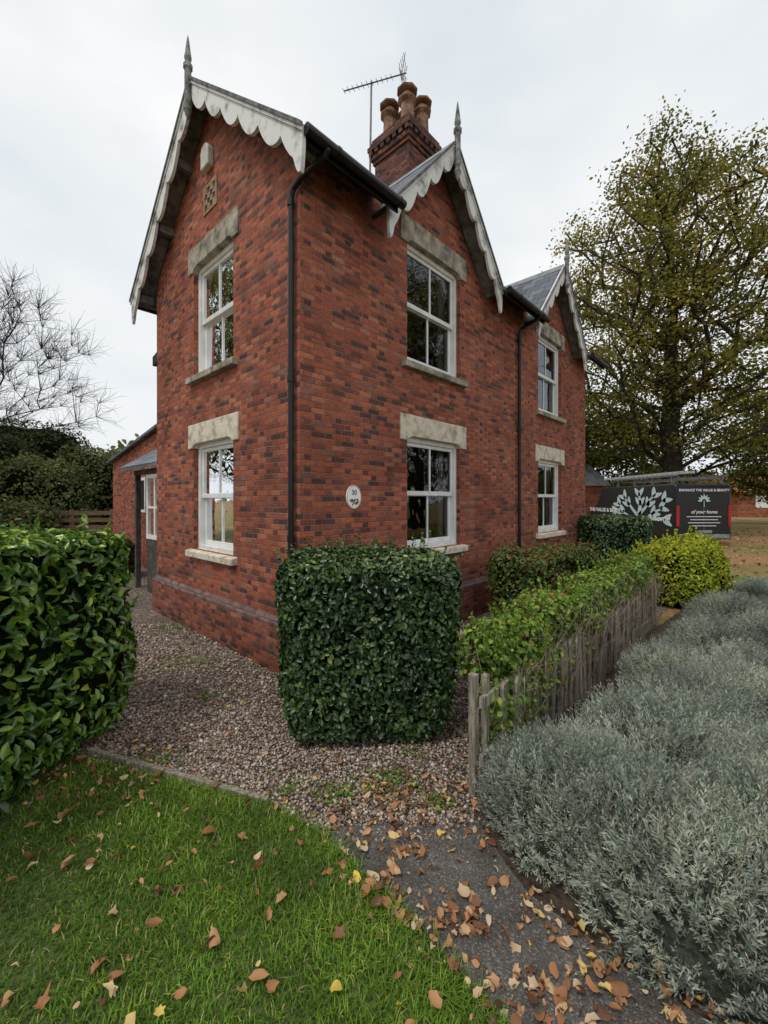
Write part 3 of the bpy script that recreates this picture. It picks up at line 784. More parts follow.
go = npobj('grass', npmesh('grass', V, F, GRASSM, None, T)); tag(go, 'short green lawn grass', 'grass', kind='stuff')
wp = []
for (cx_, cy_, rr_2, k) in ((-.25, 2.32, .14, 200), (.05, 2.42, .2, 300), (.3, 2.25, .1, 120), (-2.0, 4.2, .4, 300), (-2.6, 5.4, .35, 400), (-1.5, 3.5, .15, 80), (-.55, 2.35, .1, 80), (-1.4, 2.62, .2, 120), (.2, 2.7, .1, 60)):
    P = np.stack([cx_ + rng.normal(size=k) * rr_2 * .5, cy_ + rng.normal(size=k) * rr_2 * .35, .012 + rng.random(k) * .025], 1)
    V, F = leaves(P, rng.normal(size=(k, 3)) * .6 + np.array([[0, 0, 1.]]), rng.uniform(.012, .03, k), .45)
    wp.append((V, F, 0, np.repeat(rng.beta(2, 2, k) * .9, 2)))
V, F, M, T = join(wp); wo = npobj('weeds', npmesh('weeds', V, F, BRIGHTIVY, None, T)); tag(wo, 'small green weeds growing in gravel', 'weeds', kind='stuff')

# pebbles
def stones(n, area, test, s0, s1):
    P = np.stack([rng.uniform(area[0], area[1], n), rng.uniform(area[2], area[3], n)], 1)
    P = P[inpoly(P, test)]
    n = len(P); s = rng.uniform(s0, s1, n) * (1 + (rng.random(n) < .08) * .6)
    P = np.concatenate([P, (.004 + s * .2 + rng.random(n) * .003)[:, None]], 1)
    cube = np.array([[x, y, z] for z in (-1, 1) for y in (-1, 1) for x in (-1, 1)], float) * .5
    V = cube[None] * rng.uniform(.65, 1.1, (n, 1, 3)) + rng.normal(size=(n, 8, 3)) * .09
    V[:, 4:, :2] *= .7; V[:, :, 2] *= .7
    a = rng.uniform(0, 6.28, n); ca, sa = np.cos(a)[:, None], np.sin(a)[:, None]
    X = V[:, :, 0] * ca - V[:, :, 1] * sa; Y = V[:, :, 0] * sa + V[:, :, 1] * ca; V[:, :, 0] = X; V[:, :, 1] = Y
    V = (V * s[:, None, None] + P[:, None]).reshape(-1, 3)
    fq = np.array([(0, 2, 3, 1), (4, 5, 7, 6), (0, 1, 5, 4), (2, 6, 7, 3), (0, 4, 6, 2), (1, 3, 7, 5)])
    F = (np.arange(n)[:, None, None] * 8 + fq[None]).reshape(-1, 4)
    return V, F, 0, np.repeat(rng.beta(1.8, 2, n), 6)
gp = [(-1.95, 2.66), (-.64, 2.24), (-.29, 2.07), (-.1, 2.13), (.2, 2.12), (.46, 2.15), (.52, 2.3), (3.2, 5.1), (3.0, 6.0), (-4.5, 9.0), (-6, 7), (-3.2, 3.2)]
V, F, M, T = join([stones(16000, (-2.6, .9, 2.0, 3.3), gp, .009, .017), stones(15000, (-4, 2.5, 3.3, 5.5), gp, .012, .021),
                   stones(420, (-.4, .6, 1.98, 2.15), [(-.4, 2.2), (-.22, 2.0), (.5, 2.02), (.5, 2.2)], .006, .014), stones(240, (-.3, 1.2, 1.2, 2.1), path_poly, .004, .009)])
V[:, 2] += 0.004
so = npobj('gravel_stones', npmesh('gravel_stones', V, F, PEBBLE, None, T)); tag(so, 'loose brown and pale pebbles', 'gravel', kind='stuff')

# fallen leaves: mixed outlines, curled
def fleaves(P, s, zoff):
    n = len(P); c0 = np.concatenate([P, (zoff + rng.random(n) * .012)[:, None]], 1)
    N = unit(rng.normal(size=(n, 3)) * .38 + np.array([[0, 0, 1.]]))
    T = rng.normal(size=(n, 3)); T = unit(T - N * np.sum(T * N, 1, keepdims=True)); B = np.cross(N, T)
    K = 12; a = np.arange(K) * 2 * math.pi / K
    lob = np.where(rng.random((n, 1)) < .6, rng.uniform(0, .08, (n, 1)), rng.uniform(.15, .38, (n, 1))); asp = rng.uniform(.45, .9, (n, 1))
    tipf = 1 + .25 * np.exp(-((np.arange(K)) / 1.0) ** 2)[None]
    rad = (1 - lob * (np.arange(K)[None] % 2)) * rng.uniform(.85, 1.08, (n, K)) * tipf; s = s.reshape(-1, 1)
    x = np.cos(a)[None] * rad * s * .55; y = np.sin(a)[None] * rad * s * .55 * asp
    cv1 = rng.uniform(-6, 12, (n, 1)); cv2 = rng.uniform(-5, 8, (n, 1))
    z = cv1 * y * y / np.maximum(s, .01) * .25 + cv2 * x * x / np.maximum(s, .01) * .2 + rng.normal(size=(n, K)) * s * .04
    ringv = c0[:, None] + T[:, None] * x[..., None] + B[:, None] * y[..., None] + N[:, None] * z[..., None]
    V = np.concatenate([c0[:, None], ringv], 1).reshape(-1, 3)
    q = np.array([[0, 1 + i, 1 + i + 1, 1 + (i + 2) % K] for i in range(0, K, 2)])
    F = (np.arange(n)[:, None, None] * (K + 1) + q[None]).reshape(-1, 4)
    return V, F, 0, np.repeat(np.clip(rng.beta(1.3, 1.3, n), 0, 1), len(q))
def up_(n, x0, x1, y0, y1): return np.stack([rng.uniform(x0, x1, n), rng.uniform(y0, y1, n)], 1)
def sz_(a, b, n): return a + (b - a) * rng.random(n) ** 2
fl = []
P = up_(260, -2.2, .5, 1.25, 2.6); P = P[inpoly(P, lawn_in)]; fl.append(fleaves(P, sz_(.018, .06, len(P)), .034))
P = up_(420, -.2, 1.3, 1.1, 2.15); P = P[inpoly(P, path_poly)]; fl.append(fleaves(P, sz_(.007, .045, len(P)), .018))
k = 430; P = np.stack([.08 + rng.normal(size=k) * .33, 2.27 + rng.normal(size=k) * .13], 1); fl.append(fleaves(P, sz_(.010, .045, k), .02))
k = 130; f_ = rng.random(k); P = np.stack([.55 + f_ * .6 + rng.normal(size=k) * .06, 1.75 - f_ * .6 + rng.normal(size=k) * .06], 1); fl.append(fleaves(P, sz_(.012, .05, k), .02))
k = 120; f_ = rng.random(k) ** .8; P = np.stack([-.22 + f_ * .8 + rng.normal(size=k) * .07, 1.96 - f_ * .8 + rng.normal(size=k) * .07], 1); fl.append(fleaves(P, sz_(.012, .055, k), .022))
for (cx_, cy_, k) in ((.33, 1.62, 45), (.52, 1.36, 40), (.1, 1.95, 30), (.72, 1.40, 30)):
    P = np.stack([cx_ + rng.normal(size=k) * .06, cy_ + rng.normal(size=k) * .05], 1); fl.append(fleaves(P, sz_(.015, .06, k), .024))
P = up_(850, -2.6, .6, 2.3, 4.5); P = P[inpoly(P, gp)]; fl.append(fleaves(P, sz_(.010, .034, len(P)), .018))
P = up_(300, -2.3, -1.3, 2.2, 2.9); fl.append(fleaves(P, sz_(.012, .04, 300), .025))
P = up_(3200, 5, 24, 7, 24); fl.append(fleaves(P, rng.uniform(.05, .12, 3200), .02))
V, F, M, T = join(fl)
fo = npobj('fallen_leaves', npmesh('fallen_leaves', V, F, FALLEN, None, T)); tag(fo, 'orange and brown autumn leaves scattered on the ground', 'fallen leaves', kind='stuff')

# ---------------------------------------------------------------- HEDGES & BUSHES
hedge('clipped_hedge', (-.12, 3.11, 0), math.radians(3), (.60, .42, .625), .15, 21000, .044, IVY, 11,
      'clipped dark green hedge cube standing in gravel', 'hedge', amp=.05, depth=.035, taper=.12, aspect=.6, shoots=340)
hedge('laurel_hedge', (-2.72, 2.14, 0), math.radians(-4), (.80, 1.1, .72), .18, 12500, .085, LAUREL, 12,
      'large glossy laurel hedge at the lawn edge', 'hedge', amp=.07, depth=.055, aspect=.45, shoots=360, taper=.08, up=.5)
FD = Vector((.684, .7295, 0)); FN = Vector((-.7295, .684, 0))
def fpos(s, o, z=0): p = Vector((.5, 2.33, z)) + FD * s + FN * o; return (p.x, p.y, p.z)
hedge('climber_hedge', fpos(2.42, .10), math.atan2(FD.y, FD.x), (2.22, .18, .23), .15, 14000, .045, BRIGHTIVY, 13,
      'bright green climbing plant growing over picket fence', 'hedge', amp=.09, depth=.06, aspect=.7, shoots=600, cshr=.12, core=SOIL, fz=.44, bottom=True)
hedge('mixed_hedge', (2.35, 5.95, 0), math.atan2(FD.y, FD.x), (1.25, .32, .5), .2, 12000, .055, REDHEDGE, 14,
      'untidy green and reddish hedge below the cottage wall', 'hedge', amp=.13, depth=.06, shoots=450, lumpk=.8)
hedge('clipped_bush', (4.95, 9.1, 0), .3, (.78, .5, .65), .25, 10000, .06, IVY, 15, 'rounded dark green clipped bush by the cottage', 'bush', amp=.05, depth=.04)
hedge('golden_bush', (4.75, 6.75, 0), .6, (.62, .5, .50), .3, 9000, .06, YELLOWB, 16, 'bright yellow green shrub beside the hedge', 'bush', amp=.14, depth=.06, shoots=400)
hedge('evergreen_shrub', (-5.9, 8.8, 0), .2, (.5, .5, .45), .3, 4000, .08, OLIVE, 31, 'low green shrub beside the gravel', 'bush', amp=.1, depth=.06)

# picket fence
fence = empty('picket_fence', fpos(0, 0), math.atan2(FD.y, FD.x), 'old grey timber picket fence overgrown by climber', 'fence')
pk = MB(); pk.box(-.02, .02, -.022, .022, 0, .68); obj('fence_post', pk, OLDWOOD, fence, bevel=.004)
pk = MB(); pk.box(.06, .10, -.045, -.01, 0, .66); obj('fence_post', pk, OLDWOOD, fence, bevel=.004)
for z in (.18, .5):
    pk = MB(); pk.box(.0, 4.5, -.06, -.035, z, z + .06); obj('fence_rail', pk, OLDWOOD, fence)
pkm = MB(); pkm.prism([(-.028, .01), (.028, .01), (.028, .56), (0, .60), (-.028, .56)], lambda a, z: (a, 0, z), lambda a, z: (a, .018, z))
first = None
for i in range(36):
    x = .20 + i * .12
    if first is None:
        first = obj('fence_picket', pkm, OLDWOOD, fence, bevel=.003); first.location = (x, -.09, 0)
    else:
        c = first.copy(); COL.objects.link(c); c.parent = fence; c.location = (x, -.09 + random.uniform(-.008, .008), random.uniform(-.04, .03)); c.rotation_euler = (random.uniform(-.05, .05), random.uniform(-.07, .07), 0)
n = 300; s0 = rng.uniform(.15, 4.5, n); P0 = np.stack([s0, rng.uniform(-.12, .0, n), rng.uniform(0, .5, n)], 1)
P1 = P0 + np.stack([rng.normal(size=n) * .10, -np.abs(rng.normal(size=n)) * .03, rng.uniform(.1, .28, n)], 1)
P2 = P1 + np.stack([rng.normal(size=n) * .12, -.02 + rng.normal(size=n) * .06, rng.uniform(.05, .25, n)], 1)
P3 = P2 + np.stack([rng.normal(size=n) * .12, -rng.random(n) * .10, rng.uniform(-.18, .12, n)], 1)
r0 = rng.uniform(.0015, .0035, n)
V, F, M, T = join([(*tubes(P0, P1, r0, r0 * .85), 0, None), (*tubes(P1, P2, r0 * .85, r0 * .7), 0, None), (*tubes(P2, P3, r0 * .7, r0 * .4), 0, None)])
st = npobj('dead_stems', npmesh('dead_stems', V, F, DEADSTEM), parent=fence); st['label'] = 'tangle of dry brown climber stems'
n = 1300; s0 = .10 + rng.exponential(.45, n); s0 = s0[s0 < 3.5]; n = len(s0)
P = np.stack([s0 + rng.normal(size=n) * .03, rng.uniform(-.14, .08, n), np.clip(.58 - rng.random(n) * (.45 * np.exp(-s0 * 1.0) + .10), .05, .7)], 1)
V, F = leaves(P, rng.normal(size=(n, 3)) * .6 + np.array([[0, -.8, .4]]), rng.uniform(.02, .045, n), .7)
tr_o = npobj('trailing_leaves', npmesh('trailing_leaves', V, F, BRIGHTIVY, None, np.repeat(rng.beta(2, 2, n), 2)), parent=fence)

# lavender
def lav_mesh(name, R, H, nsp, seed, k=22):
    u = rng.random(nsp); az = rng.uniform(0, 2 * math.pi, nsp); cosT = u ** .8; sinT = np.sqrt(1 - cosT ** 2)
    D = np.stack([sinT * np.cos(az), sinT * np.sin(az), cosT], 1)
    P = D * np.array([[R, R, H]]); tuft = lump(P * 2, seed, 2.2)
    P *= (1 + .13 * lump(P * 2, seed, 1.0) + .06 * tuft)[:, None] * rng.uniform(.78, 1.0, nsp)[:, None]
    dn = unit(rng.normal(size=(14, 3)) + np.array([[0, 0, 1]])); near = np.argmax(D @ dn.T, 1)
    A = unit(D * .7 + dn[near] * .45 + np.array([[0, 0, .6]]) + rng.normal(size=(nsp, 3)) * .25)
    Ls = rng.uniform(.06, .2, nsp)
    base = P - A * (Ls * .7)[:, None]
    tt = np.linspace(.05, 1, k)
    bend = np.array([0, 0, .03])
    C = base[:, None] + A[:, None] * (Ls[:, None, None] * tt[None, :, None]) + (tt ** 2)[None, :, None] * bend
    C = C.reshape(-1, 3); AA = np.repeat(A, k, 0)
    rd_ = rng.normal(size=C.shape); rd_ = unit(rd_ - AA * np.sum(rd_ * AA, 1, keepdims=True))
    T = unit(rd_ * .7 + AA * .8)
    ls = (rng.uniform(.018, .042, len(C)) * np.tile(1.1 - .45 * tt, nsp)) * np.repeat(rng.uniform(.7, 1.2, nsp), k)
    N = unit(np.cross(T, rng.normal(size=T.shape)))
    B = np.cross(N, T); w = ls * .08 + .0006
    b = C; m1 = C + T * (ls * .55)[:, None]; tp = C + T * ls[:, None]
    V = np.stack([b, m1 + B * w[:, None], tp, m1 - B * w[:, None]], 1).reshape(-1, 3)
    F = np.arange(len(V)).reshape(-1, 4)
    tn = np.clip(np.repeat(rng.beta(2.2, 2.2, nsp) + .1 * tuft, k) * .7 + rng.random(len(C)) * .3 + np.tile(tt, nsp) * .2 - .12, 0, .95)
    dead = np.repeat(rng.random(nsp) < .03, k); tn[dead] = 1
    parts = [(V, F, 0, tn)]
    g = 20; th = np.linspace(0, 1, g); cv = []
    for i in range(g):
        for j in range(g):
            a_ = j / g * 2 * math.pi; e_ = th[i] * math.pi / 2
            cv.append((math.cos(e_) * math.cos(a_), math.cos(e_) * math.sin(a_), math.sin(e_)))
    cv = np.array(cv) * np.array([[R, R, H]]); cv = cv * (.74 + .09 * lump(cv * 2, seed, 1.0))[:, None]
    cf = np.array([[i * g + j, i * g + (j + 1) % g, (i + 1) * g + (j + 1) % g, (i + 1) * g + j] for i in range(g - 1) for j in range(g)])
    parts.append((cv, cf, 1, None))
    V, F, M, T_ = join(parts)
    return npmesh(name, V, F, [LAV, CORE_L], M, T_)
LM = [lav_mesh('lavender_bush', .5, .52, 2000, 40), lav_mesh('lavender_bush', .5, .48, 2000, 41), lav_mesh('lavender_bush', .5, .5, 2000, 42)]
lav = [(.92, 2.10, .88, .92), (1.28, 1.66, 1.0, .98), (1.50, 2.30, 1.05, 1.04), (2.05, 1.95, 1.1, .98), (2.15, 2.80, 1.05, .95), (2.8, 2.55, 1.2, 1.0), (2.45, 3.55, .85, .8), (3.05, 3.35, 1.1, .9),
       (3.75, 3.35, 1.2, 1.0), (3.45, 4.35, .95, .8), (4.1, 4.3, 1.1, .95), (4.4, 5.3, 1.0, .9), (5.1, 5.1, 1.1, .9), (1.75, 1.15, 1.05, .95), (5.8, 6.3, 1.1, .9), (6.6, 6.2, 1.1, .9), (4.9, 4.1, 1.2, .9),
       (1.10, 1.95, .85, .98), (1.70, 1.72, .9, 1.02), (1.82, 2.42, .9, 1.02), (2.55, 3.0, .85, .92), (3.4, 2.95, .9, .95), (2.5, 2.2, .9, .98)]
for i, (x, y, s_, sz) in enumerate(lav):
    ob = npobj('lavender_bush', LM[i % 3], (x, y, 0), i * 1.7); ob.scale = (s_, s_ * (1.08 if i % 2 else .95), sz)
    tag(ob, 'silvery grey-green lavender bush beside the path', 'lavender', 'lavender bushes in the bed')

# ---------------------------------------------------------------- TREES
def tree_arrays(trunk_top, center, radii, n, seed, rtip=.012, lean=(0, 0), step=1.5, upw=.6, top=.35, la=.18, low=.5):
    r = np.random.default_rng(seed); center = np.array(center, float); radii = np.array(radii, float)
    pts = []
    while len(pts) < n:
        d = r.normal(size=3); d /= np.linalg.norm(d); p = d * r.random() ** .42
        if p[2] < -.55 and r.random() < low: continue
        lum = 1 + la * math.sin(d[0] * 5 + seed) * math.cos(d[1] * 4) + la * .65 * math.sin(d[2] * 9 + seed * 2)
        w = p * radii * np.array([lum, lum, 1 + (lum - 1) * .5])
        if p[2] > 0: w[:2] *= (1 - top * p[2] ** 1.5)
        pts.append(center + w)
    pts = np.array(pts)
    nodes = [np.zeros(3)]; par = [-1]; z = 0
    while z < trunk_top:
        z += 1.0; nodes.append(np.array([lean[0] * z + r.normal() * .05, lean[1] * z + r.normal() * .05, z])); par.append(len(nodes) - 2)
    plen = list(range(len(nodes)))
    order = np.argsort(np.linalg.norm((pts - np.array([0, 0, trunk_top * .6])) * np.array([1, 1, .8]), axis=1)); tips = []
    zmin = max(1.5, center[2] - radii[2] * .9)
    for i in order:
        p = pts[i]; N = np.array(nodes); d = np.linalg.norm(N - p, axis=1)
        cost = d + .28 * np.array(plen) + upw * 1.2 * np.maximum(0, N[:, 2] - p[2] + .3 * d * 1.2) + (N[:, 2] < zmin * .7) * 4
        j = int(np.argmin(cost)); dist = d[j]; k = max(1, int(dist / step)); a = N[j]; pi = j; L0 = plen[j]
        for q in range(1, k + 1):
            f = q / k; np_ = a + (p - a) * f; np_[2] += math.sin(f * math.pi) * -.1 * dist
            if q < k: np_ = np_ + r.normal(size=3) * .09
            nodes.append(np_); par.append(pi); plen.append(L0 + dist * f); pi = len(nodes) - 1
        tips.append(pi)
    N = np.array(nodes); par = np.array(par); area = np.zeros(len(N)); haschild = np.zeros(len(N), bool); haschild[par[1:]] = True
    for i in range(len(N) - 1, 0, -1):
        if not haschild[i]: area[i] += rtip ** 2.2
        area[par[i]] += area[i]
    R = area ** (1 / 2.2)
    idx = np.arange(1, len(N)); p = par[idx]
    return N, par, R, idx, p, pts, tips

def make_tree(name, base, label, cat, trunk_top, center, radii, n, nl, lsize, cr, mat, bark, seed, rtip=.012, lean=(0, 0), group=None, tintbias=0.0, **kw):
    N, par, R, idx, p, pts, tips = tree_arrays(trunk_top, center, radii, n, seed, rtip, lean, **kw)
    V, F = tubes(N[p], N[idx], np.minimum(R[p], R[idx] * 1.5), R[idx], 6)
    e = empty(name, base, 0, label, cat, group)
    npobj('trunk', npmesh('trunk', V, F, bark, smooth=True), parent=e)
    cen = pts; cnt = rng.integers(int(nl * .2), int(nl * 1.6), len(cen))
    C = np.repeat(cen, cnt, 0); off = rng.normal(size=C.shape) * np.array([[cr, cr, cr * .55]])
    P = C + off
    NN = unit(rng.normal(size=P.shape) * .8 + np.array([[0, 0, .8]]))
    V, F = leaves(P, NN, lsize * rng.uniform(.6, 1.3, len(P)), .65)
    cb_ = np.repeat(rng.normal(size=len(cen)) * .17, cnt)
    hz = .10 * (P[:, 2] - center[2]) / radii[2]
    tn = np.clip(rng.beta(2, 2, len(P)) * .35 + .27 + cb_ + hz + tintbias, 0, 1)
    npobj('crown', npmesh('crown', V, F, mat, None, np.repeat(tn, 2)), parent=e)
    return e, N, R, tips
at, _, _, _ = make_tree('autumn_tree', (14.1, 20.5, 0), 'tall broad tree with thinning yellow green autumn leaves', 'tree', 15, (0.1, 0, 10.9), (6.6, 5.6, 9.1), 800, 84, .15, .46, AUTUMN, BARK, 8, rtip=.036, top=.42, la=.12, low=.2)
make_tree('background_tree', (12.5, 29, 0), 'lower olive brown tree filling the gap behind the van', 'tree', 5, (0, 0, 5.0), (7.5, 3.5, 3.9), 330, 80, .24, .7, AUTUMN, BARK, 3, rtip=.03, tintbias=-.14, low=0)
make_tree('background_tree', (27, 28, 0), 'olive brown tree beyond the distant road', 'tree', 6, (0, 0, 5.6), (4.5, 3.5, 4.2), 200, 80, .24, .7, AUTUMN, BARK, 4, rtip=.03, tintbias=-.1, low=0)
def copy_tree(src, loc, rz, sc, label):
    e = src.copy(); COL.objects.link(e); e.location = loc; e.rotation_euler = (0, 0, rz); e.scale = (sc,) * 3; e['label'] = label
    for ch_ in src.children:
        c = ch_.copy(); COL.objects.link(c); c.parent = e
    return e
copy_tree(at, (20.5, 8.0, 0), 2.0, .8, 'broad autumn tree standing across the road')
copy_tree(at, (-17, 8.5, 0), 4.0, .75, 'broad autumn tree standing in the garden')

# bare tree
N, par, R, idx, p, pts, tips = tree_arrays(6, (0, 0, 7.2), (4.6, 4, 4.3), 330, 9, .010)
parts = [(*tubes(N[p], N[idx], np.minimum(R[p], R[idx] * 1.5), R[idx], 5), 0, None)]
tp = np.array(pts); m_ = 13
P0 = np.repeat(tp, m_, 0) + rng.normal(size=(len(tp) * m_, 3)) * .12
dr = unit(unit(P0 - np.array([[0, 0, 4.]])) * .7 + rng.normal(size=P0.shape) * .55 + np.array([[0, 0, .35]]))
P1 = P0 + dr * rng.uniform(.3, .9, (len(P0), 1)); P2 = P1 + unit(dr + rng.normal(size=P0.shape) * .5) * rng.uniform(.2, .6, (len(P0), 1))
rr0 = np.full(len(P0), .0075)
parts += [(*tubes(np.repeat(tp, m_, 0), P1, rr0, rr0 * .7, 3), 0, None), (*tubes(P1, P2, rr0 * .7, rr0 * .35, 3), 0, None)]
V, F, M, T = join(parts)
bt = empty('bare_tree', (-17.8, 17.5, 0), 0, 'leafless tree with fine spreading twigs', 'tree'); bt.scale = (1.05, 1.05, 1.05)
npobj('trunk', npmesh('trunk', V, F, BAREBARK), parent=bt)

for i, (x, y, h, s_, mt) in enumerate(((-13.0, 15.8, (1.5, 1.5, 1.7), 21, OLIVE), (-16.2, 16.5, (1.7, 1.6, 2.2), 22, EVERG), (-10.4, 19.5, (1.6, 1.5, 1.75), 23, EVERG), (-17.5, 20, (3.0, 2, 2.7), 24, EVERG),
                                       (-11.0, 12.4, (.9, .8, .7), 25, OLIVE), (-8.6, 23, (2.0, 2, 1.7), 26, OLIVE), (-13.6, 19.8, (1.6, 1.5, 2.1), 27, OLIVE), (-14.2, 13.4, (.8, .8, .95), 28, LAUREL))):
    hedge('evergreen_bush', (x, y, 0), i, h, min(h) * .85, 5500, .14, mt, s_, 'large green bush behind the garden fence', 'bush',
          amp=.35, depth=.2, cshr=.4, spk=.2, lumpk=.4, shoots=200)
n = 26000; ang = rng.uniform(-math.radians(62), math.radians(62), n); rad = rng.uniform(58, 70, n)
hmax = 5 + 2.0 * np.sin(ang * 9) + 1.5 * np.sin(ang * 23 + 1) + rng.random(n) * 1.2
P = np.stack([np.sin(ang) * rad, np.cos(ang) * rad, hmax * rng.random(n) ** .7], 1)
V, F = leaves(P, rng.normal(size=(n, 3)) + np.array([[0, -.6, .3]]), rng.uniform(.5, 1.2, n), .7)
wo = npobj('distant_woodland', npmesh('distant_woodland', V, F, OLIVE, None, np.repeat(rng.beta(2, 2, n), 2))); tag(wo, 'far hedgerow of dark trees', 'woodland', kind='stuff')

gf = empty('rail_fence', (-11.2, 13.2, 0), math.radians(8), 'brown timber rail fence at garden end', 'fence')
for i in range(4):
    f = MB(); f.box(i * 1.2 - .05, i * 1.2 + .05, -.05, .05, 0, 1.35); obj('fence_post', f, BROWNWOOD, gf)
for z in (.25, .48, .71, .94, 1.17):
    f = MB(); f.box(-.1, 3.7, -.075, -.052, z, z + .13); obj('fence_rail', f, BROWNWOOD, gf)

# ---------------------------------------------------------------- VAN
van = empty('van', (10.5, 15.0, 0), 0, 'black panel van with pale tree graphic and lettering', 'van')
b = MB(); VW, VL, VH = 2.0, 6.4, 2.25
prof = [(0, .3), (.02, VH - .12), (.10, VH), (5.1, VH), (5.6, 1.4), (VL - .05, 1.1), (VL, .4), (VL, .25), (0, .25)]
b.prism(prof, lambda y, z: (0, y, z), lambda y, z: (VW, y, z)); obj('body', b, VANBLACK, van, bevel=.05)
for x in (.06, VW - .26):
    for y in (.85, 5.2):
        b = MB(); b.tube([(x, y, .34), (x + .2, y, .34)], .34, 20); wh = obj('wheel', b, RUBBER, van)
b = MB()
for y in (.3, 1.4, 2.6, 3.8): b.box(.08, VW - .08, y, y + .05, VH + .16, VH + .22)
for x in (.06, VW - .12):
    b.box(x, x + .06, .05, 4.2, VH + .26, VH + .32)
    for y in (.3, 1.4, 2.6, 3.8): b.box(x, x + .05, y, y + .05, VH, VH + .26)
obj('roof_rack', b, METAL, van)
ALU = simple('bright_ladder_aluminium', (0.35, 0.35, 0.35), (0.5, 0.5, 0.5), 6, 0.4, 0.5)
b = MB()
for x in (.15, .55): b.box(x, x + .06, -.1, 5.2, VH + .36, VH + .44)
for i in range(17): b.box(.15, .60, .05 + i * .3, .09 + i * .3, VH + .38, VH + .42)
obj('ladder', b, ALU, van)
for x in (.02, VW - .12):
    b = MB(); b.box(x, x + .10, -.02, .02, .7, 1.45); obj('tail_light', b, TAIL, van, bevel=.01)
b = MB(); b.box(VW / 2 - .004, VW / 2 + .004, -.012, .0, .4, 2.0); b.box(.1, VW - .1, -.05, .0, .28, .42); b.box(VW / 2 - .26, VW / 2 + .26, -.055, -.05, .46, .57); obj('rear_door_trim', b, LEAD, van)
rx = (math.pi / 2, 0, 0)
text_mesh('lettering', 'ENHANCE THE VALUE & BEAUTY', .122, VINYL, van, (VW / 2, -.02, 2.0), rx, bold=.002)
text_mesh('lettering', 'of your home', .17, VINYL, van, (VW / 2, -.02, 1.22), rx, shear=.2, bold=.002)
b = MB()
for i, wd in enumerate((.62, .50, .58, .44)): b.box(VW / 2 - wd, VW / 2 + wd, -.019, -.014, 1.04 - i * .11, 1.062 - i * .11)
obj('small_print_lines', b, VINYL, van)
def leafshape(mb, c, ang, ln, wd, mp, n=14):
    pts = []
    for i in range(n):
        a_ = 2 * math.pi * i / n; x = math.cos(a_) * ln / 2; y = math.sin(a_) * wd / 2 * (1 - .35 * math.cos(a_))
        pts.append(mp(c[0] + x * math.cos(ang) - y * math.sin(ang), c[1] + x * math.sin(ang) + y * math.cos(ang)))
    mb.add(pts, [tuple(range(n))])
b = MB(); mpr = lambda x, z: (x, -.021, z)
for i in range(7): leafshape(b, (VW / 2 + .15 * math.cos(i * .52), 1.62 + .15 * math.sin(i * .52)), i * .52, .17, .065, mpr)
b.add([mpr(VW / 2 - .014, 1.40), mpr(VW / 2 + .014, 1.40), mpr(VW / 2 + .01, 1.62), mpr(VW / 2 - .01, 1.62)], [(0, 1, 2, 3)])
obj('emblem', b, VINYLBLUE, van, recalc=False)
SX = 1.45; tc0 = 2.15
def side(s, z): return (-.013, tc0 + (s - tc0) * SX, .72 + (z - .72) * 1.02)
b = MB()
def limb(pts, w0, w1):
    n_ = len(pts)
    for i in range(n_ - 1):
        (x0, y0), (x1, y1) = pts[i], pts[i + 1]; d = math.hypot(x1 - x0, y1 - y0); nx, ny = -(y1 - y0) / d, (x1 - x0) / d
        wa = w0 + (w1 - w0) * i / (n_ - 1); wb = w0 + (w1 - w0) * (i + 1) / (n_ - 1)
        b.add([side(x0 + nx * wa, y0 + ny * wa), side(x1 + nx * wb, y1 + ny * wb), side(x1 - nx * wb, y1 - ny * wb), side(x0 - nx * wa, y0 - ny * wa)], [(0, 1, 2, 3)])
limb([(tc0 - .05, .3), (tc0 + .02, .6), (tc0 + .03, .9), (tc0 - .03, 1.2), (tc0 - .06, 1.5), (tc0, 1.9)], .17, .035)
limb([(tc0, .7), (tc0 + .35, .85), (tc0 + .65, 1.05), (tc0 + .95, 1.15), (tc0 + 1.2, 1.12)], .08, .03)
limb([(tc0, .95), (tc0 + .3, 1.25), (tc0 + .5, 1.5), (tc0 + .75, 1.75)], .07, .03)
limb([(tc0, .75), (tc0 - .4, .95), (tc0 - .7, 1.2), (tc0 - 1.0, 1.3)], .08, .03)
limb([(tc0, 1.05), (tc0 - .3, 1.35), (tc0 - .45, 1.6), (tc0 - .7, 1.85)], .065, .03)
limb([(tc0 - .4, .95), (tc0 - .8, .9), (tc0 - 1.15, .95)], .06, .03)
limb([(tc0 + .35, .85), (tc0 + .7, .75), (tc0 + 1.0, .78)], .06, .03)
def twigleaves(pts):
    for (x, z, a_) in pts:
        for sg in (-1, 1):
            leafshape(b, (tc0 + x + .10 * math.cos(a_ + sg * 1.2), z + .11 * math.sin(a_ + sg * 1.2)), a_ + sg * .6, .40, .17, side)
twigleaves([(0, 1.92, 1.57), (-.04, 1.55, 1.57), (.75, 1.8, .9), (.55, 1.5, 1.0), (1.2, 1.15, 0), (.85, 1.2, .3), (1.0, .76, -.1),
            (-.7, 1.85, 2.2), (-.45, 1.5, 2.0), (-1.0, 1.38, 2.8), (-.65, 1.15, 2.5), (-1.15, .90, 3.1), (1.05, 1.5, .7), (-1.1, 1.68, 2.4)])
obj('tree_graphic', b, VINYLBLUE, van, recalc=False)
text_mesh('lettering', 'THE VALUE & BEAUTY', .24, VINYL, van, (-.018, 4.75, 1.18), (math.pi / 2, 0, -math.pi / 2), bold=.006, sx=1.25)
text_mesh('lettering', 'of your home', .32, VINYL, van, (-.018, 1.45, .95), (math.pi / 2, 0, -math.pi / 2), shear=.25, bold=.004, sx=1.3)

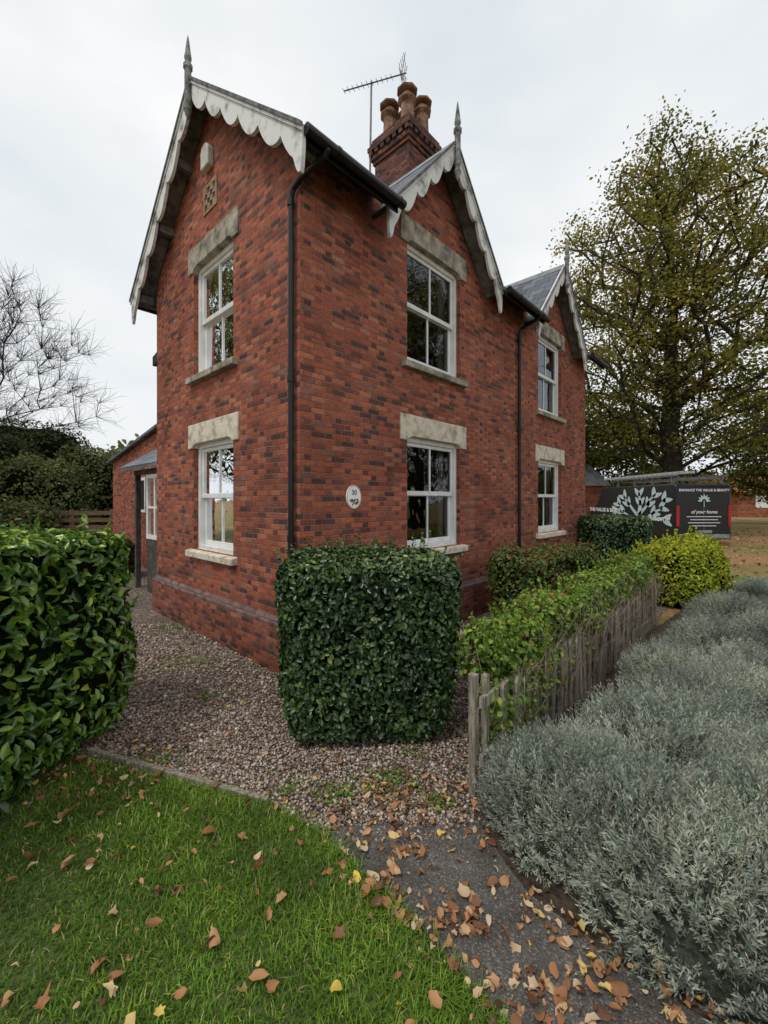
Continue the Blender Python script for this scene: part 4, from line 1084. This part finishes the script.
# shed & distant bungalow
sh = empty('garage', (8.2, 24.5, 0), .1, 'low grey roofed garage behind the van', 'garage')
b = MB(); b.box(0, 5, 0, 4, 0, 2.5); obj('wall', b, BRICK, sh)
b = MB(); b.prism([(-.3, 2.5), (2, 4.0), (4.3, 2.5)], lambda y, z: (-.3, y, z), lambda y, z: (5.3, y, z)); obj('roof', b, SHEDM, sh)
b = MB(); b.box(1, 3.6, -.05, -.002, 0, 2.1); obj('door', b, LEAD, sh)
bg = empty('bungalow', (34, 40, 0), -.1, 'distant orange brick bungalow with tiled roof', 'house')
b = MB(); b.box(0, 14, 0, 7, 0, 2.4); obj('wall', b, TILE_RED, bg)
b = MB(); b.prism([(-.5, 2.4), (3.5, 4.2), (7.5, 2.4)], lambda y, z: (-.5, y, z), lambda y, z: (14.5, y, z)); obj('roof', b, TILE_RED, bg)
for x in (1.5, 5, 9):
    b = MB(); b.box(x, x + 1.6, -.05, -.01, .9, 2.1); obj('window', b, WHITE, bg)

# ---------------------------------------------------------------- WORLD / LIGHT / CAMERA
sdir = Vector((-.45, -.55, 1.15)).normalized()
w = bpy.data.worlds.new('World'); S.world = w; w.use_nodes = True
nt = w.node_tree; nt.nodes.clear()
class WN(NT):
    def __init__(s, tr): s.t = tr
t = WN(nt)
sky = t.n('ShaderNodeTexSky', sky_type='NISHITA'); sky.sun_disc = False
sky.sun_elevation = math.asin(sdir.z); sky.sun_rotation = math.atan2(sdir.x, sdir.y)
tc = t.n('ShaderNodeTexCoord'); mp = t.n('ShaderNodeMapping'); mp.inputs['Scale'].default_value = (1, 1, 2.2); t.l(tc.outputs['Generated'], mp.inputs[0])
nz = t.noise(mp.outputs[0], 1.5, 6, .5)
cl = t.ramp(nz, [(.3, (.72, .79, .84)), (.5, (.87, .91, .935)), (.66, (1.02, 1.02, 1.02))])
skd = t.mix(1.0, sky.outputs[0], (.1, .1, .1), 'MULTIPLY')
fin = t.mix(.95, skd, cl)
bgn = t.n('ShaderNodeBackground'); t.l(fin, bgn.inputs[0]); bgn.inputs[1].default_value = 1.0
ow = t.n('ShaderNodeOutputWorld'); t.l(bgn.outputs[0], ow.inputs[0])
sl = bpy.data.lights.new('sun', 'SUN'); sl.energy = 1.5; sl.angle = math.radians(14); sl.color = (1, .97, .92)
so_ = bpy.data.objects.new('sun', sl); COL.objects.link(so_); so_.rotation_euler = sdir.to_track_quat('Z', 'Y').to_euler()
cam = bpy.data.cameras.new('camera'); co = bpy.data.objects.new('camera', cam); COL.objects.link(co)
co.location = (0, 0, EYE); co.rotation_euler = (math.pi / 2, 0, 0)
cam.sensor_fit = 'VERTICAL'; cam.sensor_height = 36; cam.sensor_width = 27; cam.lens = 417 / 1024 * 36; cam.shift_y = -12 / 1024
cam.clip_start = .05; cam.clip_end = 1500
S.camera = co
